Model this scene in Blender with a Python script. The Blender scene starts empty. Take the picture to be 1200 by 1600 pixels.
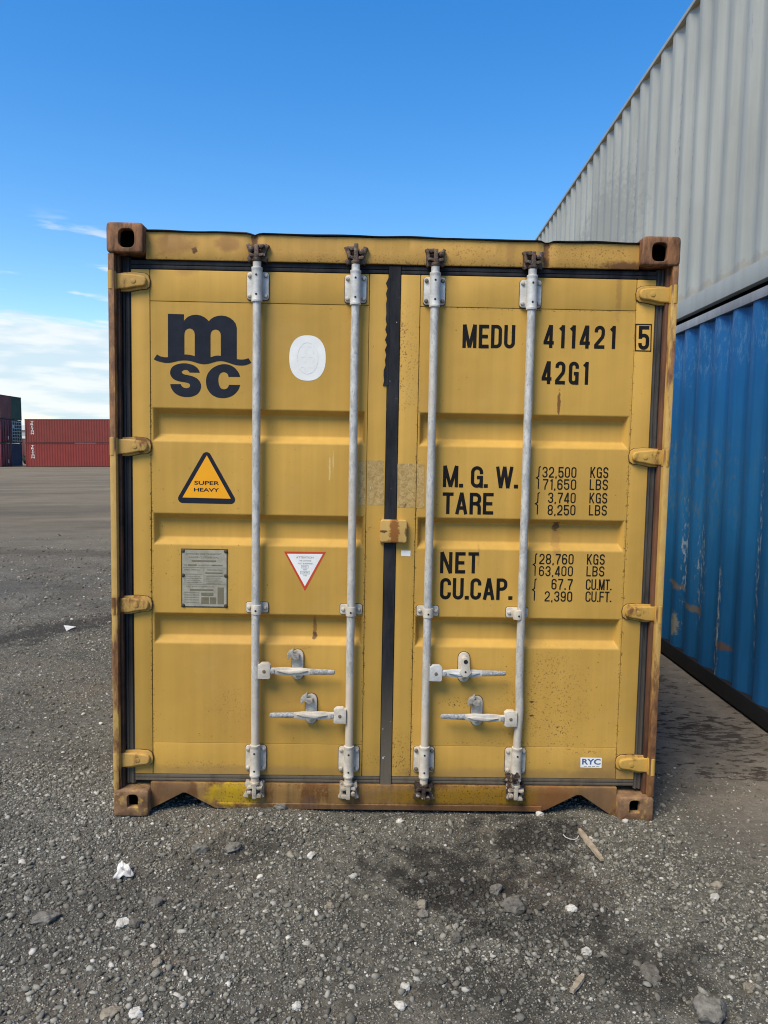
import bpy, bmesh, math, random
import numpy as np
from mathutils import Vector, Matrix

random.seed(7)
rng = np.random.default_rng(11)
sc = bpy.context.scene
COL = sc.collection
rad = math.radians

# ------------------------------------------------------------------ camera
CAM_F = 1172.0
CAM_LOC = Vector((-0.07452, -3.26341, 1.64976))
CAM_ROT = (1.49101079, -0.01794337, -0.01296754)
cam_d = bpy.data.cameras.new('camera')
cam = bpy.data.objects.new('camera', cam_d)
cam.location = CAM_LOC
cam.rotation_euler = CAM_ROT
cam_d.sensor_fit = 'AUTO'
cam_d.sensor_width = 36.0
cam_d.lens = CAM_F / 1600.0 * 36.0
cam_d.clip_start = 0.05
cam_d.clip_end = 6000
COL.objects.link(cam)
sc.camera = cam

# ------------------------------------------------------------------ world
EXPOSURE = 0.55
SKY_STRENGTH = 0.138
SUN_STRENGTH = 3.5
SUN_DIR = Vector((-0.42, -0.48, 0.86)).normalized()      # towards the light
sc.view_settings.view_transform = 'Standard'
sc.view_settings.look = 'None'
sc.view_settings.gamma = 1.0
sc.view_settings.use_curve_mapping = False
sc.view_settings.exposure = EXPOSURE
sc.cycles.filter_width = 1.1
world = bpy.data.worlds.new('World')
sc.world = world
world.use_nodes = True
wn, wl = world.node_tree.nodes, world.node_tree.links
wn.clear()


def build_world():
    out = wn.new('ShaderNodeOutputWorld')
    bg = wn.new('ShaderNodeBackground')
    bg.inputs['Strength'].default_value = SKY_STRENGTH
    sky = wn.new('ShaderNodeTexSky')
    sky.sky_type = 'NISHITA'
    sky.sun_disc = False
    sky.sun_elevation = math.asin(SUN_DIR.z)
    sky.sun_rotation = math.atan2(SUN_DIR.x, SUN_DIR.y)
    sky.air_density = 1.25
    sky.dust_density = 0.25
    sky.ozone_density = 2.5
    tc = wn.new('ShaderNodeTexCoord')
    sep = wn.new('ShaderNodeSeparateXYZ')
    wl.new(tc.outputs['Generated'], sep.inputs[0])

    def m(op, a, b=None, c=None, clamp=False):
        n = wn.new('ShaderNodeMath')
        n.operation = op
        n.use_clamp = clamp
        for i, v in enumerate((a, b, c)):
            if v is None:
                continue
            if isinstance(v, (int, float)):
                n.inputs[i].default_value = v
            else:
                wl.new(v, n.inputs[i])
        return n.outputs[0]

    def ramp(v, a, b):
        n = wn.new('ShaderNodeMapRange')
        n.interpolation_type = 'SMOOTHSTEP'
        wl.new(v, n.inputs[0])
        n.inputs[1].default_value = a
        n.inputs[2].default_value = b
        return n.outputs[0]
    z = sep.outputs['Z']
    # flat cloud layers: azimuth against elevation, stretched sideways
    az = m('ARCTAN2', sep.outputs['X'], sep.outputs['Y'])
    comb = wn.new('ShaderNodeCombineXYZ')
    wl.new(m('MULTIPLY', az, 6.0), comb.inputs[0])
    wl.new(m('MULTIPLY', z, 34.0), comb.inputs[1])
    no = wn.new('ShaderNodeTexNoise')
    no.inputs['Scale'].default_value = 1.0
    no.inputs['Detail'].default_value = 9
    no.inputs['Roughness'].default_value = 0.58
    no.inputs['Distortion'].default_value = 0.35
    wl.new(comb.outputs[0], no.inputs['Vector'])
    f = no.outputs[0]
    # bank of cloud near the horizon, thinning upwards
    bank = ramp(z, 0.185, 0.125)
    thr = m('SUBTRACT', 0.72, m('MULTIPLY', bank, 0.48))
    cloud = ramp(m('SUBTRACT', f, thr), 0.0, 0.17)
    comb2 = wn.new('ShaderNodeCombineXYZ')
    wl.new(m('MULTIPLY', az, 11.0), comb2.inputs[0])
    wl.new(m('MULTIPLY', z, 70.0), comb2.inputs[1])
    comb2.inputs[2].default_value = 3.3
    no2 = wn.new('ShaderNodeTexNoise')
    no2.inputs['Scale'].default_value = 1.0
    no2.inputs['Detail'].default_value = 6
    wl.new(comb2.outputs[0], no2.inputs['Vector'])
    wisp = m('MULTIPLY', ramp(no2.outputs[0], 0.565, 0.70), m('MULTIPLY', ramp(z, 0.275, 0.235), 0.75))
    cover = m('MAXIMUM', cloud, wisp)
    cover = m('MULTIPLY', cover, 0.93)
    # blue of the clear sky
    hsv = wn.new('ShaderNodeHueSaturation')
    hsv.inputs['Saturation'].default_value = 1.43
    hsv.inputs['Value'].default_value = 1.0
    hsv.inputs['Hue'].default_value = 0.507
    wl.new(sky.outputs[0], hsv.inputs['Color'])
    mix = wn.new('ShaderNodeMix')
    mix.data_type = 'RGBA'
    wl.new(cover, mix.inputs[0])
    wl.new(hsv.outputs[0], mix.inputs[6])
    shade = wn.new('ShaderNodeMix')
    shade.data_type = 'RGBA'
    wl.new(ramp(no2.outputs[0], 0.36, 0.60), shade.inputs[0])
    shade.inputs[6].default_value = (3.3, 4.1, 4.65, 1)
    shade.inputs[7].default_value = (4.6, 4.85, 4.95, 1)
    wl.new(shade.outputs[2], mix.inputs[7])
    wl.new(mix.outputs[2], bg.inputs['Color'])
    wl.new(bg.outputs[0], out.inputs[0])


build_world()
sun_d = bpy.data.lights.new('sun', 'SUN')
sun_d.energy = SUN_STRENGTH
sun_d.angle = rad(30)
sun_d.color = (1.0, 0.885, 0.67)
sun = bpy.data.objects.new('sun', sun_d)
sun.rotation_euler = (-SUN_DIR).to_track_quat('-Z', 'Y').to_euler()
sun.location = (0, -6, 12)
COL.objects.link(sun)

# ------------------------------------------------------------------ real positions read off the place
CAM_M = cam.rotation_euler.to_matrix()


def ray(px, py):
    return CAM_M @ Vector(((px - 600) / CAM_F, -(py - 800) / CAM_F, -1.0))


def P(px, py, Y):
    d = ray(px, py)
    t = (Y - CAM_LOC.y) / d.y
    p = CAM_LOC + d * t
    return p.x, p.z


def G(px, py, Z=0.0):
    d = ray(px, py)
    t = (Z - CAM_LOC.z) / d.z
    p = CAM_LOC + d * t
    return p.x, p.y


# ------------------------------------------------------------------ mesh helpers
class MB:
    def __init__(self):
        self.bm = bmesh.new()
        self.done_faces = 0

    def mark(self, i):
        """everything added since the last mark gets material slot i"""
        for f in list(self.bm.faces)[self.done_faces:]:
            f.material_index = i
        self.done_faces = len(self.bm.faces)
        return self

    def add(self, verts, faces):
        vs = [self.bm.verts.new(v) for v in verts]
        for f in faces:
            try:
                self.bm.faces.new([vs[i] for i in f])
            except ValueError:
                pass
        return self

    def merge(self, other, mat=None):
        me = bpy.data.meshes.new('t')
        other.to_mesh(me)
        if mat is not None:
            me.transform(mat)
        self.bm.from_mesh(me)
        bpy.data.meshes.remove(me)
        other.free()
        return self

    def box(self, x0, x1, y0, y1, z0, z1, bev=0.0, seg=2, mat=None):
        b = bmesh.new()
        v = [b.verts.new(p) for p in ((x0, y0, z0), (x1, y0, z0), (x1, y1, z0), (x0, y1, z0),
                                      (x0, y0, z1), (x1, y0, z1), (x1, y1, z1), (x0, y1, z1))]
        for f in ((0, 3, 2, 1), (4, 5, 6, 7), (0, 1, 5, 4), (1, 2, 6, 5), (2, 3, 7, 6), (3, 0, 4, 7)):
            b.faces.new([v[i] for i in f])
        if bev > 0:
            bmesh.ops.bevel(b, geom=b.edges[:], offset=bev, segments=seg, affect='EDGES', profile=0.6)
        return self.merge(b, mat)

    def prism(self, pts, y0, y1, bev=0.0, seg=2, mat=None):
        """outline in x,z pushed from y0 (front) to y1"""
        b = bmesh.new()
        a = [b.verts.new((p[0], y0, p[1])) for p in pts]
        c = [b.verts.new((p[0], y1, p[1])) for p in pts]
        n = len(pts)
        ff = b.faces.new(a)
        b.faces.new(c[::-1])
        for i in range(n):
            j = (i + 1) % n
            b.faces.new((a[j], a[i], c[i], c[j]))
        bmesh.ops.recalc_face_normals(b, faces=b.faces[:])
        if bev > 0:
            ed = [e for e in ff.edges]
            bmesh.ops.bevel(b, geom=ed, offset=bev, segments=seg, affect='EDGES', profile=0.6)
        return self.merge(b, mat)

    def flat(self, pts, y):
        b = bmesh.new()
        f = b.faces.new([b.verts.new((p[0], y, p[1])) for p in pts])
        f.normal_update()
        if f.normal.y > 0:
            f.normal_flip()
        bmesh.ops.triangulate(b, faces=b.faces[:])
        return self.merge(b)

    def lathe(self, prof, n=20, mat=None, cap=True):
        """profile (r, z) turned round the z axis"""
        b = bmesh.new()
        rings = []
        for r, z in prof:
            rings.append([b.verts.new((r * math.cos(2 * math.pi * i / n), r * math.sin(2 * math.pi * i / n), z)) for i in range(n)])
        for k in range(len(rings) - 1):
            for i in range(n):
                j = (i + 1) % n
                b.faces.new((rings[k][i], rings[k][j], rings[k + 1][j], rings[k + 1][i]))
        if cap:
            b.faces.new(rings[0][::-1])
            b.faces.new(rings[-1])
        bmesh.ops.recalc_face_normals(b, faces=b.faces[:])
        return self.merge(b, mat)

    def tube(self, path, radii, n=12):
        b = bmesh.new()
        rings = []
        pv = [Vector(p) for p in path]
        for k, p in enumerate(pv):
            d = (pv[min(k + 1, len(pv) - 1)] - pv[max(k - 1, 0)]).normalized()
            q = Vector((0, 0, 1)).rotation_difference(d)
            r = radii[k] if isinstance(radii, (list, tuple)) else radii
            rings.append([b.verts.new(p + q @ Vector((r * math.cos(2 * math.pi * i / n), r * math.sin(2 * math.pi * i / n), 0))) for i in range(n)])
        for k in range(len(rings) - 1):
            for i in range(n):
                j = (i + 1) % n
                b.faces.new((rings[k][i], rings[k][j], rings[k + 1][j], rings[k + 1][i]))
        b.faces.new(rings[0][::-1])
        b.faces.new(rings[-1])
        bmesh.ops.recalc_face_normals(b, faces=b.faces[:])
        return self.merge(b)

    def build(self, name, mat, parent=None, smooth=True, angle=35, loc=None):
        me = bpy.data.meshes.new(name)
        self.bm.to_mesh(me)
        self.bm.free()
        if smooth and len(me.polygons):
            me.shade_smooth()
            me.set_sharp_from_angle(angle=rad(angle))
        o = bpy.data.objects.new(name, me)
        if mat is not None:
            for q in (mat if isinstance(mat, (list, tuple)) else [mat]):
                me.materials.append(q)
        COL.objects.link(o)
        if parent is not None:
            o.parent = parent
        if loc is not None:
            o.location = loc
        return o


def tag(o, label=None, cat=None, group=None, kind=None):
    if label:
        o['label'] = label
    if cat:
        o['category'] = cat
    if group:
        o['group'] = group
    if kind:
        o['kind'] = kind
    return o


def empty(name, loc=(0, 0, 0), rot=(0, 0, 0)):
    o = bpy.data.objects.new(name, None)
    o.location = loc
    o.rotation_euler = rot
    o.empty_display_size = 0.2
    COL.objects.link(o)
    return o


def dup(o, loc, parent=None, rot=None):
    c = o.copy()
    COL.objects.link(c)
    c.location = loc
    if rot is not None:
        c.rotation_euler = rot
    if parent is not None:
        c.parent = parent
    return c


# ------------------------------------------------------------------ material helpers
class NT:
    def __init__(self, name):
        self.mat = bpy.data.materials.new(name)
        self.mat.use_nodes = True
        self.n = self.mat.node_tree.nodes
        self.l = self.mat.node_tree.links
        self.bsdf = self.n.get('Principled BSDF')
        self.tc = self.n.new('ShaderNodeTexCoord')
        self.obj = self.tc.outputs['Object']
        s = self.n.new('ShaderNodeSeparateXYZ')
        self.l.new(self.obj, s.inputs[0])
        self.x, self.y, self.z = s.outputs
        self.normal = None

    def inp(self, sock, v):
        if isinstance(v, (int, float)):
            sock.default_value = v
        elif isinstance(v, tuple):
            sock.default_value = v if len(v) == len(sock.default_value) else tuple(v) + (1.0,)
        else:
            self.l.new(v, sock)

    def m(self, op, a, b=None, clamp=False):
        n = self.n.new('ShaderNodeMath')
        n.operation = op
        n.use_clamp = clamp
        self.inp(n.inputs[0], a)
        if b is not None:
            self.inp(n.inputs[1], b)
        return n.outputs[0]

    def ramp(self, v, a, b, o0=0.0, o1=1.0):
        n = self.n.new('ShaderNodeMapRange')
        n.interpolation_type = 'SMOOTHSTEP'
        self.inp(n.inputs[0], v)
        n.inputs[1].default_value = a
        n.inputs[2].default_value = b
        n.inputs[3].default_value = o0
        n.inputs[4].default_value = o1
        return n.outputs[0]

    def vec(self, scale=(1, 1, 1), off=(0, 0, 0), perobj=False):
        n = self.n.new('ShaderNodeMapping')
        n.inputs['Scale'].default_value = scale
        n.inputs['Location'].default_value = off
        src = self.obj
        if perobj:
            oi = self.n.new('ShaderNodeObjectInfo')
            a = self.n.new('ShaderNodeVectorMath')
            a.operation = 'ADD'
            self.l.new(self.obj, a.inputs[0])
            b = self.n.new('ShaderNodeVectorMath')
            b.operation = 'SCALE'
            b.inputs[0].default_value = (13.1, 7.7, 5.3)
            self.l.new(oi.outputs['Random'], b.inputs['Scale'])
            self.l.new(b.outputs[0], a.inputs[1])
            src = a.outputs[0]
        self.l.new(src, n.inputs['Vector'])
        return n.outputs[0]

    def noise(self, scale, detail=4, rough=0.55, vec=None, dist=0.0):
        n = self.n.new('ShaderNodeTexNoise')
        n.inputs['Scale'].default_value = scale
        n.inputs['Detail'].default_value = detail
        n.inputs['Roughness'].default_value = rough
        n.inputs['Distortion'].default_value = dist
        self.l.new(vec if vec is not None else self.obj, n.inputs['Vector'])
        return n.outputs[0]

    def voro(self, scale, vec=None, feature='F1'):
        n = self.n.new('ShaderNodeTexVoronoi')
        n.feature = feature
        n.inputs['Scale'].default_value = scale
        self.l.new(vec if vec is not None else self.obj, n.inputs['Vector'])
        return n

    def mix(self, f, a, b):
        n = self.n.new('ShaderNodeMix')
        n.data_type = 'RGBA'
        self.inp(n.inputs[0], f)
        self.inp(n.inputs[6], a)
        self.inp(n.inputs[7], b)
        return n.outputs[2]

    def scale(self, c, f):
        n = self.n.new('ShaderNodeMix')
        n.data_type = 'RGBA'
        n.blend_type = 'MULTIPLY'
        n.inputs[0].default_value = 1.0
        self.inp(n.inputs[6], c)
        cc = self.n.new('ShaderNodeCombineXYZ')
        for i in range(3):
            self.inp(cc.inputs[i], f)
        self.l.new(cc.outputs[0], n.inputs[7])
        return n.outputs[2]

    def bump(self, h, strength=0.3, dist=0.01):
        n = self.n.new('ShaderNodeBump')
        n.inputs['Strength'].default_value = strength
        n.inputs['Distance'].default_value = dist
        self.inp(n.inputs['Height'], h)
        if self.normal is not None:
            self.l.new(self.normal, n.inputs['Normal'])
        self.normal = n.outputs[0]

    def blob(self, cx, cz, rx, rz, edge=0.5, nz=None, amp=0.8):
        """soft-edged patch round (cx, cz) in the x,z plane, ragged by a noise"""
        a = self.m('DIVIDE', self.m('SUBTRACT', self.x, cx), rx)
        b = self.m('DIVIDE', self.m('SUBTRACT', self.z, cz), rz)
        d = self.m('SQRT', self.m('ADD', self.m('MULTIPLY', a, a), self.m('MULTIPLY', b, b)))
        if nz is not None:
            d = self.m('ADD', d, self.m('MULTIPLY', self.m('SUBTRACT', nz, 0.5), amp))
        return self.ramp(d, 1.0 + edge * 0.5, 1.0 - edge * 0.5)

    def done(self, color, rough=0.5, metal=0.0, spec=0.5):
        self.inp(self.bsdf.inputs['Base Color'], color)
        self.inp(self.bsdf.inputs['Roughness'], rough)
        self.inp(self.bsdf.inputs['Metallic'], metal)
        self.inp(self.bsdf.inputs['Specular IOR Level'], spec)
        if self.normal is not None:
            self.l.new(self.normal, self.bsdf.inputs['Normal'])
        return self.mat


RUST = (0.16, 0.062, 0.022)
DRUST = (0.055, 0.026, 0.014)
YEL = (0.492, 0.289, 0.058)


def mat_yellow(name, base=YEL, rust=0.0, spots=True, stains=(), grime=0.0, streak=0.075, perobj=False):
    t = NT(name)
    v = t.vec(perobj=perobj) if perobj else None
    big = t.noise(1.3, 3, vec=v)
    c = t.mix(t.ramp(big, 0.3, 0.7), tuple(b * 0.90 for b in base), tuple(min(b * 1.09, 1) for b in base))
    st = t.noise(1.0, 5, 0.6, vec=t.vec((22, 22, 0.7), perobj=perobj))
    c = t.scale(c, t.ramp(st, 0.25, 0.75, 1 - streak, 1 + streak * 0.6))
    dust = t.noise(4.5, 6, 0.7, vec=v)
    c = t.mix(t.ramp(dust, 0.50, 0.85, 0, 0.30), c, (0.46, 0.32, 0.12))
    fine = t.noise(420, 2, vec=v)
    if spots:
        area = t.noise(1.7, 2, vec=t.vec(off=(3.1, 0.2, 1.7), perobj=perobj))
        sp = t.noise(75, 3, 0.5, vec=v)
        k = t.m('MULTIPLY', t.ramp(sp, 0.69, 0.75), t.ramp(area, 0.44, 0.60))
        c = t.mix(t.m('MULTIPLY', k, 0.75), c, (0.15, 0.065, 0.020))
        sp2 = t.noise(26, 4, 0.6, vec=t.vec(off=(7.7, 1, 2), perobj=perobj))
        c = t.mix(t.ramp(sp2, 0.755, 0.79, 0, 0.85), c, DRUST)
    ro = None
    if rust > 0:
        rn = t.noise(7, 8, 0.68, vec=t.vec((1, 1, 0.45), perobj=perobj))
        ro = t.ramp(rn, 0.70 - rust * 0.42, 0.80 - rust * 0.42)
        rcol = t.mix(t.noise(30, 4, vec=v), (0.20, 0.085, 0.025), (0.07, 0.030, 0.014))
        c = t.mix(t.m('MULTIPLY', ro, 0.92), c, rcol)
    if stains:
        nz = t.noise(16, 6, 0.7)
        nz2 = t.noise(115, 4, 0.62)
        nzs = t.noise(62, 6, 0.7)
        for (cx, cz, rx, rz, col, s, kind) in stains:
            k = t.blob(cx, cz, rx, rz, 0.9 if kind == 'soft' else 0.45, nzs if min(rx, rz) < 0.03 else nz, 2.4 if min(rx, rz) < 0.03 else 1.9)
            if kind == 'speck':
                k = t.m('MULTIPLY', t.blob(cx, cz, rx, rz, 1.3, nz, 2.0), t.ramp(nz2, 0.565, 0.63))
            c = t.mix(t.m('MULTIPLY', k, s), c, col)
    if grime > 0:
        gn = t.noise(9, 6, 0.7, vec=t.vec((1.6, 1.6, 0.4), perobj=perobj))
        c = t.mix(t.ramp(gn, 0.38, 0.75, 0, grime), c, (0.16, 0.10, 0.05))
    t.bump(fine, 0.05, 0.002)
    t.bump(t.noise(3.2, 3, vec=v), 0.55, 0.012)
    if ro is not None:
        t.bump(t.noise(60, 5, vec=v), 0.25, 0.003)
    return t.done(c, t.ramp(big, 0.2, 0.8, 0.50, 0.64), 0.0, 0.22)


def mat_plain(name, a, b, scale=8, rough=0.6, metal=0.0, bump=0.1, bscale=60, stretch=(1, 1, 1), perobj=True, lo=0.3, hi=0.7, extra=None, spec=0.4):
    t = NT(name)
    v = t.vec(stretch, perobj=perobj)
    f = t.noise(scale, 7, 0.65, vec=v)
    c = t.mix(t.ramp(f, lo, hi), a, b)
    if extra:
        for (col, sc_, l, h, s) in extra:
            c = t.mix(t.ramp(t.noise(sc_, 5, 0.6, vec=t.vec(stretch, off=(sc_, 2.2, 1.1), perobj=perobj)), l, h, 0, s), c, col)
    if bump:
        t.bump(t.noise(bscale, 4, vec=v), bump, 0.004)
    return t.done(c, rough, metal, spec)


M = {}
M['rust_cast'] = mat_plain('rusty cast steel', (0.070, 0.030, 0.014), (0.26, 0.118, 0.050), 26, 0.75, 0, 0.7, 70, lo=0.36, hi=0.64, stretch=(1, 1, 0.3),
                           extra=[((0.30, 0.150, 0.065), 26, 0.55, 0.70, 0.65), ((0.022, 0.014, 0.010), 9, 0.54, 0.70, 0.8)])
M['rust_cast_low'] = mat_plain('dusty rusty cast steel', (0.115, 0.058, 0.027), (0.25, 0.145, 0.072), 16, 0.8, 0, 0.7, 70,
                               extra=[((0.42, 0.26, 0.065), 20, 0.57, 0.68, 0.75), ((0.035, 0.018, 0.010), 11, 0.55, 0.70, 0.8)])
M['dark_rust'] = mat_plain('dark rusty steel', (0.022, 0.014, 0.011), (0.10, 0.045, 0.022), 9, 0.8, 0, 0.4, 60)
M['cavity'] = mat_plain('dark steel inside', (0.01, 0.009, 0.008), (0.03, 0.02, 0.015), 9, 0.9)
M['roof_black'] = mat_plain('black roof edge seal', (0.008, 0.008, 0.009), (0.03, 0.026, 0.022), 14, 0.7, 0, 0.3, 50)


def mat_gasket():
    t = NT('rubber gasket')
    n1 = t.noise(5, 7, 0.7, vec=t.vec((3, 3, 0.6)))
    c = t.mix(t.ramp(n1, 0.3, 0.72), (0.008, 0.009, 0.012), (0.030, 0.031, 0.034))
    low = t.ramp(t.m('ADD', t.z, t.m('MULTIPLY', t.m('SUBTRACT', n1, 0.5), 0.9)), 0.75, 0.14)
    c = t.mix(t.m('MULTIPLY', low, t.ramp(n1, 0.3, 0.6, 0.6, 1.0)), c, (0.125, 0.104, 0.076))
    right = t.ramp(t.x, 1.05, 1.16)
    c = t.mix(t.m('MULTIPLY', right, t.ramp(n1, 0.35, 0.65, 0.25, 0.75)), c, (0.085, 0.075, 0.064))
    fl = t.noise(46, 3)
    mid = t.m('MULTIPLY', t.ramp(t.x, 0.06, 0.03), t.ramp(t.x, -0.06, -0.03))
    c = t.mix(t.m('MULTIPLY', t.ramp(fl, 0.71, 0.74), t.m('MULTIPLY', mid, 0.8)), c, (0.55, 0.55, 0.53))
    t.bump(t.noise(1, 3, vec=t.vec((160, 160, 2))), 0.15, 0.003)
    return t.done(c, 0.65, 0, 0.15)


M['gasket'] = mat_gasket()


def mat_galv():
    t = NT('galvanised steel tube')
    v = t.vec((1, 1, 0.5), perobj=True)
    s = t.noise(34, 6, 0.7, vec=v)
    c = t.mix(t.ramp(s, 0.32, 0.68), (0.35, 0.345, 0.325), (0.57, 0.555, 0.515))
    c = t.mix(t.ramp(t.noise(110, 3, vec=v), 0.54, 0.68, 0, 0.7), c, (0.25, 0.275, 0.28))
    dirt = t.noise(7, 5, 0.6, vec=t.vec((1, 1, 0.35), off=(4, 4, 4), perobj=True))
    c = t.mix(t.ramp(dirt, 0.47, 0.70, 0, 0.55), c, (0.50, 0.43, 0.33))
    low = t.ramp(t.m('ADD', t.z, t.m('MULTIPLY', t.m('SUBTRACT', dirt, 0.5), 1.6)), 0.75, 0.30)
    c = t.mix(t.m('MULTIPLY', low, 0.8), c, (0.60, 0.50, 0.37))
    sc2 = t.noise(30, 3, 0.5, vec=t.vec((1, 1, 0.22), off=(9, 2, 5), perobj=True))
    c = t.mix(t.ramp(sc2, 0.76, 0.80, 0, 0.6), c, (0.13, 0.13, 0.13))
    t.bump(s, 0.08, 0.002)
    return t.done(c, 0.48, 0.15, 0.5)


M['galv'] = mat_galv()
M['bracket'] = mat_plain('dusty galvanised casting', (0.42, 0.375, 0.305), (0.62, 0.565, 0.475), 16, 0.6, 0.1, 0.25, 90,
                         extra=[((0.52, 0.535, 0.53), 9, 0.55, 0.75, 0.7), ((0.14, 0.11, 0.085), 34, 0.70, 0.80, 0.7)])
M['bracket_grey'] = mat_plain('grey galvanised casting', (0.40, 0.40, 0.385), (0.60, 0.60, 0.575), 16, 0.6, 0.15, 0.25, 90,
                              extra=[((0.54, 0.48, 0.40), 9, 0.5, 0.7, 0.7), ((0.12, 0.10, 0.085), 34, 0.70, 0.80, 0.7)])
M['bolt'] = mat_plain('bolt head', (0.34, 0.30, 0.245), (0.55, 0.51, 0.44), 30, 0.6, 0.1, 0.2, 90)
M['bolt_dark'] = mat_plain('rusty bolt head', (0.10, 0.075, 0.055), (0.20, 0.15, 0.105), 30, 0.7, 0.1, 0.2, 90)
M['hole'] = mat_plain('bolt hole', (0.01, 0.01, 0.01), (0.02, 0.018, 0.015), 30, 0.9)
M['cam_dark'] = mat_plain('greasy rusty cam', (0.028, 0.020, 0.017), (0.15, 0.095, 0.065), 40, 0.55, 0.2, 0.5, 110,
                          extra=[((0.42, 0.36, 0.29), 26, 0.60, 0.70, 0.8)])
M['cam_light'] = mat_plain('dusty cam', (0.30, 0.25, 0.19), (0.50, 0.44, 0.35), 26, 0.65, 0.1, 0.4, 110,
                           extra=[((0.10, 0.065, 0.045), 30, 0.55, 0.66, 0.8)])
M['cam_grease'] = mat_plain('cam black with grease', (0.012, 0.010, 0.009), (0.09, 0.06, 0.045), 32, 0.35, 0.1, 0.5, 110,
                            extra=[((0.48, 0.41, 0.34), 22, 0.57, 0.66, 0.85)])
M['seal'] = mat_plain('dark sealant and rust edge', (0.018, 0.012, 0.008), (0.12, 0.055, 0.02), 60, 0.8, 0, 0.3, 90)
M['grip'] = mat_plain('grey handle grip', (0.20, 0.205, 0.20), (0.46, 0.46, 0.45), 90, 0.6, 0.2, 0.8, 220)
M['ink'] = mat_plain('black lettering paint', (0.005, 0.005, 0.006), (0.013, 0.012, 0.012), 12, 0.7, 0, 0.0, spec=0.12,
                     extra=[((0.05, 0.043, 0.03), 60, 0.66, 0.8, 0.6)])
M['navy'] = mat_plain('dark navy lettering film', (0.009, 0.012, 0.020), (0.015, 0.019, 0.030), 12, 0.6, 0, 0.0, spec=0.15)
M['white'] = mat_plain('white sticker film', (0.70, 0.70, 0.67), (0.80, 0.80, 0.77), 10, 0.5, 0, 0.0)
M['orange'] = mat_plain('orange sticker film', (0.78, 0.33, 0.004), (0.84, 0.37, 0.006), 6, 0.4, 0, 0.0)
M['red'] = mat_plain('red sticker border', (0.46, 0.045, 0.015), (0.54, 0.06, 0.02), 6, 0.45, 0, 0.0)
M['plate'] = mat_plain('weathered data plate', (0.27, 0.25, 0.19), (0.37, 0.345, 0.275), 30, 0.5, 0.1, 0.1, 90)
M['plate_ink'] = mat_plain('plate print', (0.12, 0.105, 0.065), (0.17, 0.15, 0.10), 40, 0.6, 0, 0)
M['plate_edge'] = mat_plain('plate dark edge', (0.035, 0.028, 0.018), (0.07, 0.05, 0.03), 30, 0.7, 0, 0.2)
M['blueprint'] = mat_plain('blue sticker print', (0.05, 0.10, 0.24), (0.08, 0.13, 0.28), 30, 0.5, 0, 0)
M['greytext'] = mat_plain('grey sticker print', (0.16, 0.16, 0.155), (0.24, 0.24, 0.23), 30, 0.5, 0, 0)
M['ghost'] = mat_plain('faint sticker print', (0.68, 0.68, 0.655), (0.75, 0.75, 0.72), 70, 0.5, 0, 0, lo=0.45, hi=0.55)


def mat_residue():
    t = NT('old tape residue')
    n = t.noise(60, 5, 0.7, dist=1.0)
    c = t.mix(t.ramp(n, 0.35, 0.65), (0.30, 0.19, 0.055), (0.47, 0.32, 0.12))
    f = t.noise(34, 2, 0.5, vec=t.vec((2.4, 1, 0.7)))
    c = t.mix(t.ramp(f, 0.70, 0.74, 0, 0.8), c, (0.62, 0.58, 0.48))
    d = t.noise(24, 3, 0.5, vec=t.vec((1.5, 1, 0.9), off=(5, 1, 2)))
    c = t.mix(t.ramp(d, 0.72, 0.76, 0, 0.7), c, DRUST)
    t.bump(n, 0.4, 0.002)
    return t.done(c, 0.5)


M['residue'] = mat_residue()

_b = (0.27, 0.13, 0.045)
STAINS_L = [(-1.0555, 1.0, 0.007, 0.95, DRUST, 0.95, 'speck'), (-0.60, 0.185, 0.55, 0.030, (0.27, 0.17, 0.075), 0.45, 'soft'), (-0.27, 1.57, 0.004, 0.05, (0.60, 0.44, 0.19), 0.7, 'hard'), (-0.255, 1.60, 0.003, 0.04, (0.60, 0.44, 0.19), 0.6, 'hard'), (-0.107, 0.8, 0.007, 0.6, DRUST, 0.9, 'speck'),
            (-0.83, 0.215, 0.17, 0.026, _b, 0.75, 'speck'), (-0.33, 0.855, 0.008, 0.05, (0.16, 0.06, 0.02), 0.7, 'soft'),
            (-0.33, 0.812, 0.012, 0.014, DRUST, 0.8, 'hard'), (-0.10, 1.312, 0.03, 0.012, (0.12, 0.05, 0.02), 0.7, 'speck'),
            (-0.59, 0.6, 0.25, 0.30, (0.35, 0.19, 0.055), 0.25, 'soft'), (-0.70, 0.50, 0.07, 0.11, DRUST, 0.30, 'speck'),
            (-0.9, 2.43, 0.05, 0.03, _b, 0.5, 'soft'), (-0.055, 0.25, 0.04, 0.03, (0.12, 0.06, 0.03), 0.5, 'speck'),
            (-0.37, 0.765, 0.02, 0.006, DRUST, 0.8, 'speck')]
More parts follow.
